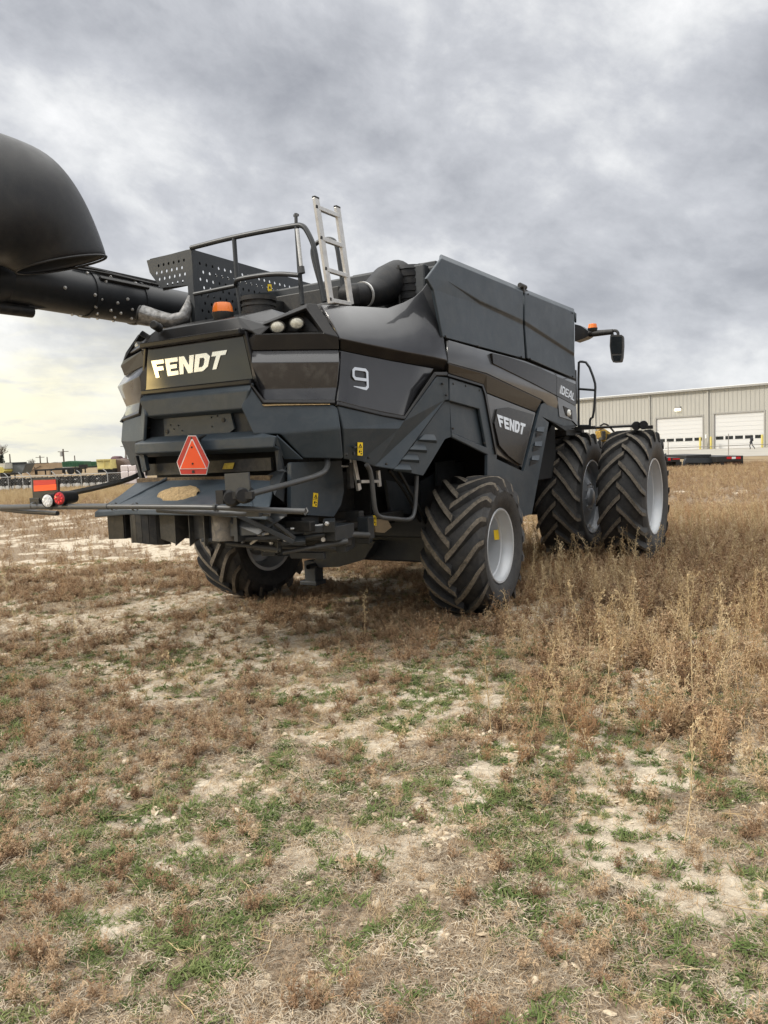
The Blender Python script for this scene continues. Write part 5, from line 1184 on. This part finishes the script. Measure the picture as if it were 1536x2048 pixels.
    for i, rw in enumerate(rows):
        for j, (x0, x1) in enumerate(rw):
            a, b = fp(*cL(x0+1,ys[i]+1), 80), fp(*cL(x1-1,ys[i+1]-1), 80)
            mb = MB(); mb.box((0,0,0), (abs((b-a).dot(R0)), 1.2, abs(a.z-b.z)), ROTC); o = mb.build('wrapped_bale', wr, None, bevel=.09, seg=3); o.location = (a+b)/2
            tag(o, f'white wrapped bale, {cn[j]} one in the {nm[i]} row of the stack', 'bale', 'white wrapped bales stacked beside the fence')
    # planter frames with white wheels: rows of low units behind the fence
    rg = random.Random(4); whl = mat('white gauge wheel', (.62,.62,.60), .5)
    proto = None
    NUM = 'first second third fourth fifth sixth seventh eighth ninth tenth eleventh twelfth thirteenth fourteenth fifteenth sixteenth seventeenth'.split()
    sp = []
    for row, dd in enumerate((91.5, 93.5, 96)):
        for px in range(-10, 245, 15): sp.append((px+rg.uniform(-3,3)+row*5, dd+rg.uniform(-.3,.3)))
    ch_ = []
    for i, (px, dd) in enumerate(sp):
        p = gp(px, dd, ZL)
        if proto is None:
            r_ = empty('planter_unit', p, None, 'row unit', 'dark row units with white wheels stored behind the fence')
            mb = MB(); mb.box((0,0,.75), (.5,.8,.45), ROTC); mb.box((.05,0,1.15), (.36,.5,.35), ROTC); mb.bar((-.35,0,.5),(.35,.2,1.4),.08); mb.bar((.3,0,.2),(-.2,.1,1.2),.07); mb.box((0,0,1.0),(1.0,.12,.10),ROTC); mb.build('frame', black, r_)
            mb = MB(); mb.lathe([(0,0),(0,.24),(.1,.24),(.1,0)], (.12,-.5,.34), F0, 14); mb.build('gauge_wheel', whl, r_)
            mb = MB(); mb.box((-.18,-.45,1.0), (.14,.1,.12), ROTC); mb.build('seed_cap', whl, r_)
            proto = r_; ch_ = list(r_.children)
        else:
            r_ = proto.copy(); COL.objects.link(r_); r_.location = p
            for c in ch_:
                if i % 3 == 0 and c.name.startswith('seed'): continue
                q = c.copy(); COL.objects.link(q); q.parent = r_
        r_.scale = (1,1,1)
        r_['label'] = f"black row unit, {NUM[(i % 17)]} from the left in the {('front','middle','back')[i//17]} row behind the fence"
    # power poles
    pol = mat('weathered pole wood', (.13,.11,.095), .9, var=.2)
    for px, yt, d_, arms, lab in ((20,908,240,0,'thin wooden pole standing leftmost, near the evergreen tree'),(80,911,230,1,'short wooden pole above the tan shed roof'),(94,914,260,0,'slim pole just right of the short pole over the shed'),(127,898,190,2,'tallest wooden power pole with a transformer, above the green wagon'),(149,911,270,0,'faint slim pole over the green wagon'),(251,887,210,1,'wooden power pole with a crossarm, nearest the combine')):
        b = gp(px+(1.5 if px > 200 else 1), d_, ZL); t = fp(px, yt, d_)
        o = empty('power_pole', b, lab, 'power pole', 'power poles on the skyline')
        mb = MB(); top = t-b; mb.tube([(0,0,-.5), (0,0,top.z)], [.25,.17], 8); mb.build('pole', pol, o)
        if arms:
            mb = MB(); mb.bar(Vector((0,0,top.z*.9))-R0*1.3, Vector((0,0,top.z*.9))+R0*1.3, .16); mb.build('crossarm', pol, o)
        if arms == 2: mb = MB(); mb.lathe([(0,0),(0,.35),(1.2,.35),(1.2,0)], Vector((0,0,top.z*.72))-R0*.5, (0,0,1), 12); mb.build('transformer', galv, o)
    # trees on the skyline
    bark = mat('bare twig bark', (.12,.10,.085), .9, var=.2); ndl = mat('dark needles', (.025,.04,.03), .9, var=.4, vscale=1)
    def bare_tree(px, yt, d_, wpx, lab, seed):
        rg = random.Random(seed); b = gp(px, d_, ZL); H_ = fp(px, yt, d_).z-ZL; Wd = wpx/FPX*d_/2
        o = empty('bare_tree', b, lab, 'tree', 'leafless trees on the skyline'); mb = MB(); mb.tube([(0,0,-.5),(0,0,H_*.45)], [.35,.2], 8); mb.build('trunk', bark, o)
        mb = MB()
        def br(p, d, L_, r, n):
            q = p+d*L_; mb.tube([p, q], [r, r*.6], 4, caps=False)
            if n > 0:
                for _ in range(3 if n > 1 else 4):
                    dd = (d+Vector((rg.uniform(-1,1),rg.uniform(-1,1),rg.uniform(-.3,.7)))*.75).normalized(); br(p+(q-p)*rg.uniform(.45,1), dd, L_*.68, r*.55, n-1)
        for k in range(7):
            a = k*.9; br(Vector((0,0,H_*rg.uniform(.2,.45))), Vector((math.cos(a)*Wd/H_*1.3, math.sin(a)*Wd/H_*1.3, .9)).normalized(), H_*.30, .11, 3)
        mb.build('crown', bark, o)
    bare_tree(65, 916, 260, 14, 'small bare tree on the skyline between two poles', 1); bare_tree(2, 888, 200, 22, 'bare tree cut by the left edge beside the evergreen', 2); bare_tree(262, 905, 230, 12, 'bare tree half hidden behind the combine corner', 3)
    b = gp(5, 170, ZL); H_ = fp(5, 909, 170).z-ZL; H_ = max(H_, 3.); o = empty('evergreen_tree', b, 'dark conical evergreen at the left edge of the yard', 'tree'); mb = MB(); mb.tube([(0,0,-.5),(0,0,H_)], [.2,.03], 6); mb.build('trunk', bark, o)
    mb = MB(); rg = random.Random(9)
    for k in range(900):
        t = rg.random(); z = H_*(.08+.92*t); r2 = (1-t)*1.0*rg.uniform(.4,1.1)+.05; a = rg.uniform(0,6.28); p = Vector((r2*math.cos(a), r2*math.sin(a), z)); q = p+Vector((math.cos(a)*.3, math.sin(a)*.3, -.12)); s_ = Vector((-math.sin(a),math.cos(a),.3))*.09
        mb.add([p-s_, p+s_, q+s_*.3, q-s_*.3], [(0,1,2,3)])
    mb.build('crown', ndl, o)
yard()

# ------------------------------------------------------------------ weeds and ground cover
def leafmat(name, cols, rough=.85, trans=.15):
    m = bpy.data.materials.new(name); m.use_nodes = True; t = m.node_tree; b = t.nodes['Principled BSDF']
    oi = N(t, 'ShaderNodeObjectInfo'); tc = N(t, 'ShaderNodeTexCoord'); n = N(t, 'ShaderNodeTexNoise'); setin(t, n, {'Vector': tc.outputs['Object'], 'Scale': 14, 'Detail': 4})
    f = math_(t, 'ADD', math_(t, 'MULTIPLY', oi.outputs['Random'], .75), math_(t, 'MULTIPLY', math_(t, 'SUBTRACT', n.outputs['Fac'], .37), .9), clamp=True)
    k = len(cols); c = ramp(t, f, [(i/(k-1), cc) for i, cc in enumerate(cols)])
    t.links.new(c, b.inputs['Base Color']); b.inputs['Roughness'].default_value = rough; b.inputs['Specular IOR Level'].default_value = .25
    MATS[name] = m; return m
brownL = leafmat('dry red-brown weed', [(.15,.092,.055),(.28,.175,.10),(.40,.275,.165),(.53,.42,.28)])
tanL = leafmat('golden dry stalk', [(.33,.23,.12),(.48,.36,.20),(.60,.49,.31)])
greyL = leafmat('grey dead litter', [(.17,.14,.105),(.36,.30,.225),(.58,.51,.40)])
mixL = leafmat('brown dead litter', [(.20,.13,.08),(.38,.28,.18),(.60,.50,.36)])
greenL = leafmat('low green weed', [(.07,.10,.03),(.11,.15,.045),(.21,.22,.09)])
clodM = leafmat('dry clay clod', [(.34,.265,.18),(.50,.41,.29),(.62,.54,.42)])
def rv(r, a=1.): return Vector((r.uniform(-a,a), r.uniform(-a,a), r.uniform(-a,a)))
def blade(mb, p, d, L, wd, r, bend=.5, seg=2, mi=0):
    side = d.cross(Vector((0,0,1)));
    if side.length < .1: side = rv(r)
    side = (side.normalized()+rv(r,.6)).normalized()*wd; vs = [p-side, p+side]; q = Vector(p)
    for i in range(seg):
        q = q+d*(L/seg); d = (d+Vector((0,0,-bend/seg))+rv(r,.18)).normalized(); k = 1-(i+1)/seg*.75; vs += [q-side*k, q+side*k]
    mb.add(vs, [(2*i,2*i+1,2*i+3,2*i+2) for i in range(seg)], mi); return q
def proto_weed(seed, H, stems, twigs, spread, m2):
    r = random.Random(seed); mb = MB()
    for s_ in range(stems):
        a = r.uniform(0,6.28); d = Vector((math.cos(a)*spread*r.random(), math.sin(a)*spread*r.random(), 1)).normalized(); p = Vector((r.uniform(-.02,.02), r.uniform(-.02,.02), -.01)); h_ = H*r.uniform(.45,1)
        n = 5
        for i in range(n):
            q = p+d*(h_/n); side = d.cross(rv(r)).normalized()*.0016; mb.add([p-side,p+side,q+side*.8,q-side*.8], [(0,1,2,3)], 1 if r.random() < .5 else 0)
            for _ in range(twigs):
                t = r.random(); b0 = p.lerp(q, t); a2 = r.uniform(0,6.28); el = r.uniform(-.1,.9); dd = Vector((math.cos(a2), math.sin(a2), el)).normalized()
                L = h_*.20*(1.15-i/n*.8)*r.uniform(.5,1.2); e = blade(mb, b0, dd, L, .0022, r, .3, 2, 0)
                for _k in range(3):
                    b1 = b0.lerp(e, r.uniform(.3,1)); blade(mb, b1, (dd+rv(r,.9)).normalized(), r.uniform(.010,.024), r.uniform(.0018,.004), r, .5, 1, 0)
            p = q; d = (d+rv(r,.12)).normalized()
    return mb
def proto_grass(seed, H, n, wd, spread, bend, seg=3):
    r = random.Random(seed); mb = MB()
    for _ in range(n):
        a = r.uniform(0,6.28); d = Vector((math.cos(a)*spread*r.random(), math.sin(a)*spread*r.random(), 1)).normalized()
        blade(mb, Vector((r.uniform(-.03,.03), r.uniform(-.03,.03), -.01)), d, H*r.uniform(.4,1), wd*r.uniform(.7,1.3), r, bend*r.uniform(.4,1.4), seg)
    return mb
def proto_litter(seed, n, R):
    r = random.Random(seed); mb = MB()
    for _ in range(n):
        a = r.uniform(0,6.28); rr = R*math.sqrt(r.random()); p = Vector((rr*math.cos(a), rr*math.sin(a), r.uniform(0,.022))); a = r.uniform(0,6.28); d = Vector((math.cos(a), math.sin(a), r.uniform(-.1,.55))).normalized()
        blade(mb, p, d, r.uniform(.015,.07), r.uniform(.001,.0028), r, r.uniform(.3,1.2), 3, 0 if r.random() < .65 else 1)
    return mb
def proto_green(seed, n):
    r = random.Random(seed); mb = MB()
    for _ in range(n):
        a = r.uniform(0,6.28); d = Vector((math.cos(a), math.sin(a), r.uniform(.15,1.1))).normalized(); rr = .05*math.sqrt(r.random()); L = r.uniform(.02,.055)
        blade(mb, Vector((rr*math.cos(a*3), rr*math.sin(a*3), 0)), d, L, r.uniform(.002,.0055), r, r.uniform(.3,1.), 2)
    return mb
def proto_stalk(seed, H):
    r = random.Random(seed); mb = MB(); p = Vector((0,0,-.01)); d = Vector((r.uniform(-.25,.25), r.uniform(-.25,.25), 1)).normalized(); n = 9
    for i in range(n):
        q = p+d*(H/n); mb.tube([p, q], [.0028*(1-i/n*.5), .0028*(1-(i+1)/n*.5)], 4, caps=False)
        if i > 2:
            for _ in range(5):
                a2 = r.uniform(0,6.28); dd = Vector((math.cos(a2)*.6, math.sin(a2)*.6, .9)).normalized(); e = blade(mb, p.lerp(q, r.random()), dd, H*.11*r.uniform(.4,1), .0018, r, .1, 2)
                for _k in range(4): blade(mb, e+rv(r,.008), (dd+rv(r,.8)).normalized(), .012, .003, r, .3, 1)
        p = q; d = (d+rv(r,.07)).normalized()
    return mb
def proto_clod(seed):
    r = random.Random(seed); bm = bmesh.new(); bmesh.ops.create_icosphere(bm, subdivisions=2, radius=.02); mb = MB()
    sx, sy, sz = r.uniform(.8,1.5), r.uniform(.7,1.2), r.uniform(.25,.6)
    ks = [rv(r).normalized() for _ in range(7)]
    for v in bm.verts:
        c = v.co.copy()
        for k in ks:
            e = c.dot(k)-.0135
            if e > 0: c -= k*e
        v.co = Vector((c.x*sx, c.y*sy, c.z*sz))
    mb.add([v.co.copy() for v in bm.verts], [tuple(v.index for v in f.verts) for f in bm.faces]); bm.free(); return mb
def proto_twig(seed):
    r = random.Random(seed); mb = MB(); 
    def br(p, d, L, w_, n):
        P = [p]
        for _ in range(4): d = (d+rv(r,.25)).normalized(); d.z *= .6; P.append(P[-1]+d*(L/4))
        mb.tube(P, [w_, w_*.9, w_*.8, w_*.6, w_*.4], 5)
        if n:
            for _ in range(3): br(P[r.randint(1,3)], (d+rv(r,.9)).normalized(), L*.5, w_*.6, n-1)
    br(Vector((0,0,.01)), Vector((1,0,.15)).normalized(), .28, .0035, 1); return mb
def scatter(name, protos, mats, pos, rotz, tilt, scl, label):
    me = bpy.data.meshes.new(name); n = len(pos); me.vertices.add(n); me.vertices.foreach_set('co', pos.astype(np.float32).ravel())
    a = me.attributes.new('rot', 'FLOAT_VECTOR', 'POINT'); a.data.foreach_set('vector', np.stack([tilt[:,0], tilt[:,1], rotz], 1).astype(np.float32).ravel())
    a = me.attributes.new('scl', 'FLOAT', 'POINT'); a.data.foreach_set('value', scl.astype(np.float32))
    a = me.attributes.new('pick', 'INT', 'POINT'); a.data.foreach_set('value', rng.integers(0, len(protos), n).astype(np.int32))
    o = bpy.data.objects.new(name, me); COL.objects.link(o); tag(o, label, 'ground cover', kind='stuff')
    pc = bpy.data.collections.new(name+' kinds')
    for i, mb in enumerate(protos):
        m = bpy.data.meshes.new(f'{name} kind'); m.from_pydata(mb.v, [], mb.f); m.update()
        for mm in mats: m.materials.append(mm)
        m.polygons.foreach_set('material_index', mb.m); pc.objects.link(bpy.data.objects.new(f'{name}_kind', m))
    g_ = bpy.data.node_groups.new(name, 'GeometryNodeTree'); g_.interface.new_socket('Geometry', in_out='INPUT', socket_type='NodeSocketGeometry'); g_.interface.new_socket('Geometry', in_out='OUTPUT', socket_type='NodeSocketGeometry')
    gi = g_.nodes.new('NodeGroupInput'); go = g_.nodes.new('NodeGroupOutput'); ip = g_.nodes.new('GeometryNodeInstanceOnPoints'); ci = g_.nodes.new('GeometryNodeCollectionInfo')
    ci.inputs['Collection'].default_value = pc; ci.inputs['Separate Children'].default_value = True; ci.inputs['Reset Children'].default_value = True
    def na(nm, dt):
        q = g_.nodes.new('GeometryNodeInputNamedAttribute'); q.data_type = dt; q.inputs['Name'].default_value = nm; return q.outputs['Attribute']
    L = g_.links.new; L(gi.outputs[0], ip.inputs['Points']); L(ci.outputs[0], ip.inputs['Instance']); ip.inputs['Pick Instance'].default_value = True
    L(na('pick','INT'), ip.inputs['Instance Index']); L(na('scl','FLOAT'), ip.inputs['Scale'])
    er = g_.nodes.new('FunctionNodeEulerToRotation'); L(na('rot','FLOAT_VECTOR'), er.inputs[0]); L(er.outputs[0], ip.inputs['Rotation']); L(ip.outputs[0], go.inputs[0])
    md = o.modifiers.new('scatter', 'NODES'); md.node_group = g_; return o
def sample(n, d0, d1, power=1.0, margin=.62):
    """points in the view wedge, uniform per ground area"""
    u = rng.random(n*2); d = np.sqrt(u*(d1**2-d0**2)+d0**2); l = (rng.random(n*2)*2-1)*(d*margin+1.2)
    x = CPOS.x+F0.x*d+R0.x*l; y = CPOS.y+F0.y*d+R0.y*l; return x[:n], y[:n], d[:n], l[:n]
def under_tyre(x, y):
    b = np.zeros(len(x), bool)
    for cx, cy, hx, hy in ((1.585,0,.33,.42),(-1.585,0,.33,.42),(2.24,4.12,.33,.5),(1.38,4.12,.33,.5),(-1.38,4.12,.33,.5),(-2.24,4.12,.33,.5)):
        b |= (np.abs(x-cx) < hx) & (np.abs(y-cy) < hy)
    return b
def put(name, protos, mats, n, d0, d1, dens, scl, label, tiltamt=.12):
    x, y, d, l = sample(n, d0, d1); keep = (rng.random(n) < np.clip(dens(x, y, d, l), 0, 1)) & ~under_tyre(x, y); x, y, d, l = x[keep], y[keep], d[keep], l[keep]
    k = len(x); z = ground_z(x, y); s_ = scl(x, y, d, l, k)

    return scatter(name, protos, mats, np.stack([x, y, z], 1), rng.random(k)*6.283, rng.normal(0, tiltamt, (k, 2)), s_, label)
def right_side(d, l): return sstep(.0, 2.0, l-.14*(d-4))*sstep(2.9, 4.8, d)
def weedmask(x, y): return sstep(.40, .60, fbm(x, y, .9, 61, 4)*.45+fbm(x, y, 3.6, 71, 3)*.55)
def greenmask(x, y): return sstep(.455, .56, fbm(x, y, .7, 81, 3)*.5+fbm(x, y, 4.2, 91, 3)*.5)
PW = [proto_weed(100+i, .17, 7, 3, .8, None) for i in range(5)]
PWs = [proto_weed(200+i, .16, 4, 1, .8, None) for i in range(4)]
PG = [proto_grass(300+i, .34, 26, .0022, .5, .5) for i in range(3)]
PL = [proto_litter(400+i, 110, .13) for i in range(5)]
PN = [proto_green(500+i, 46) for i in range(5)]
PS = [proto_stalk(600+i, .5) for i in range(4)]
PC = [proto_clod(700+i) for i in range(6)]
PT = [proto_twig(800+i) for i in range(4)]
nb = lambda x, y: 1-bare(x, y)
put('dry_weeds', PW, [brownL, tanL], 42000, 2.0, 13, lambda x,y,d,l: (.10+.90*weedmask(x,y))*(.16+.84*nb(x,y))*(1-.55*greenmask(x,y)*(d<7))*(.50+.40*sstep(5,7.5,d)+.3*right_side(d,l)),
    lambda x,y,d,l,k: rng.uniform(.30,.85,k)*(1+1.3*right_side(d,l)*rng.random(k)), 'dry red-brown weeds covering the field around the combine')
put('far_weeds', PWs, [brownL, tanL], 90000, 12, 50, lambda x,y,d,l: (.15+.85*weedmask(x,y))*(.12+.88*nb(x,y)),
    lambda x,y,d,l,k: rng.uniform(.7,1.4,k)*(1+.5*right_side(d,l)*rng.random(k)), 'dry brown weeds farther off across the field')
put('dead_litter', PL, [greyL, mixL], 52000, 2.0, 13, lambda x,y,d,l: (.18+.82*nb(x,y))*(1-.45*greenmask(x,y))*(.45+.55*sstep(.40,.55,fbm(x,y,2.0,141,3))), lambda x,y,d,l,k: rng.uniform(.35,.8,k), 'matted grey and tan dead stems lying on the soil', .06)
put('green_weeds', PN, [greenL], 150000, 2.0, 14, lambda x,y,d,l: (greenmask(x,y)*(.25+.75*nb(x,y))*.55+.06)*(1-.85*sstep(5.5,8.0,d)), lambda x,y,d,l,k: rng.uniform(.4,1.05,k), 'low green weeds growing in patches in the foreground', .15)
put('golden_grass', PG, [tanL], 40000, 14, 90, lambda x,y,d,l: np.where(l > 0, sstep(17,26,d)*(1-sstep(44,47,d))*sstep(0,4,l), sstep(26,40,d)*sstep(-3,-8,l))*(.35+.65*weedmask(x,y)), lambda x,y,d,l,k: np.where(l > 0, rng.uniform(.4,1.1,k), rng.uniform(.8,1.7,k)), 'tall golden dry grass in front of the workshop and fence')
put('tall_stalks', PS, [tanL, brownL], 4200, 3.2, 16, lambda x,y,d,l: right_side(d,l)*.85+.02, lambda x,y,d,l,k: rng.uniform(.35,1.25,k), 'golden seed stalks standing among the weeds on the right', .22)
put('clay_clods', PC, [clodM], 90000, 1.9, 9, lambda x,y,d,l: (bare(x,y)*.8+.12)*sstep(.42,.58,fbm(x,y,2.2,55,3))+.06, lambda x,y,d,l,k: rng.uniform(.15,1.1,k)**1.7, 'pale dry clay clods and chips lying on bare soil', .3)
put('loose_twigs', PT, [tanL], 1600, 2.0, 9, lambda x,y,d,l: .45+0*x, lambda x,y,d,l,k: rng.uniform(.2,.75,k), 'bleached broken twigs and stalks strewn on the ground', .1)
PK = [proto_weed(900+i, .42, 9, 2, .45, None) for i in range(4)]
strawL = leafmat('pale straw weed', [(.30,.19,.10),(.46,.33,.19),(.60,.49,.32)])
put('tall_straw_weeds', PK, [strawL, tanL], 11000, 3.5, 20, lambda x,y,d,l: right_side(d,l)*(.25+.75*sstep(.42,.58,fbm(x,y,1.1,131,3))), lambda x,y,d,l,k: rng.uniform(.4,1.0,k)*(1-.25*sstep(8,11,d)), 'tall pale straw coloured weeds thick on the right of the field', .16)
rustL = leafmat('rusty dry weed', [(.20,.11,.055),(.34,.20,.10),(.48,.33,.18)])
put('rusty_weeds', PK, [rustL, strawL], 7000, 3.2, 18, lambda x,y,d,l: right_side(d,l)*(.25+.75*sstep(.42,.58,fbm(x,y,1.3,151,3)))+.02, lambda x,y,d,l,k: rng.uniform(.35,.95,k), 'rust brown tall weeds mixed among the straw on the right', .2)
PB = [proto_grass(1000+i, .055, 30, .0011, 1.6, .8, 2) for i in range(4)]
put('straw_stubble', PB, [strawL, tanL], 60000, 2.0, 14, lambda x,y,d,l: .35+.65*sstep(.38,.55,fbm(x,y,2.7,161,3)), lambda x,y,d,l,k: rng.uniform(.4,1.2,k), 'fine pale straw stubble standing over the whole foreground', .25)
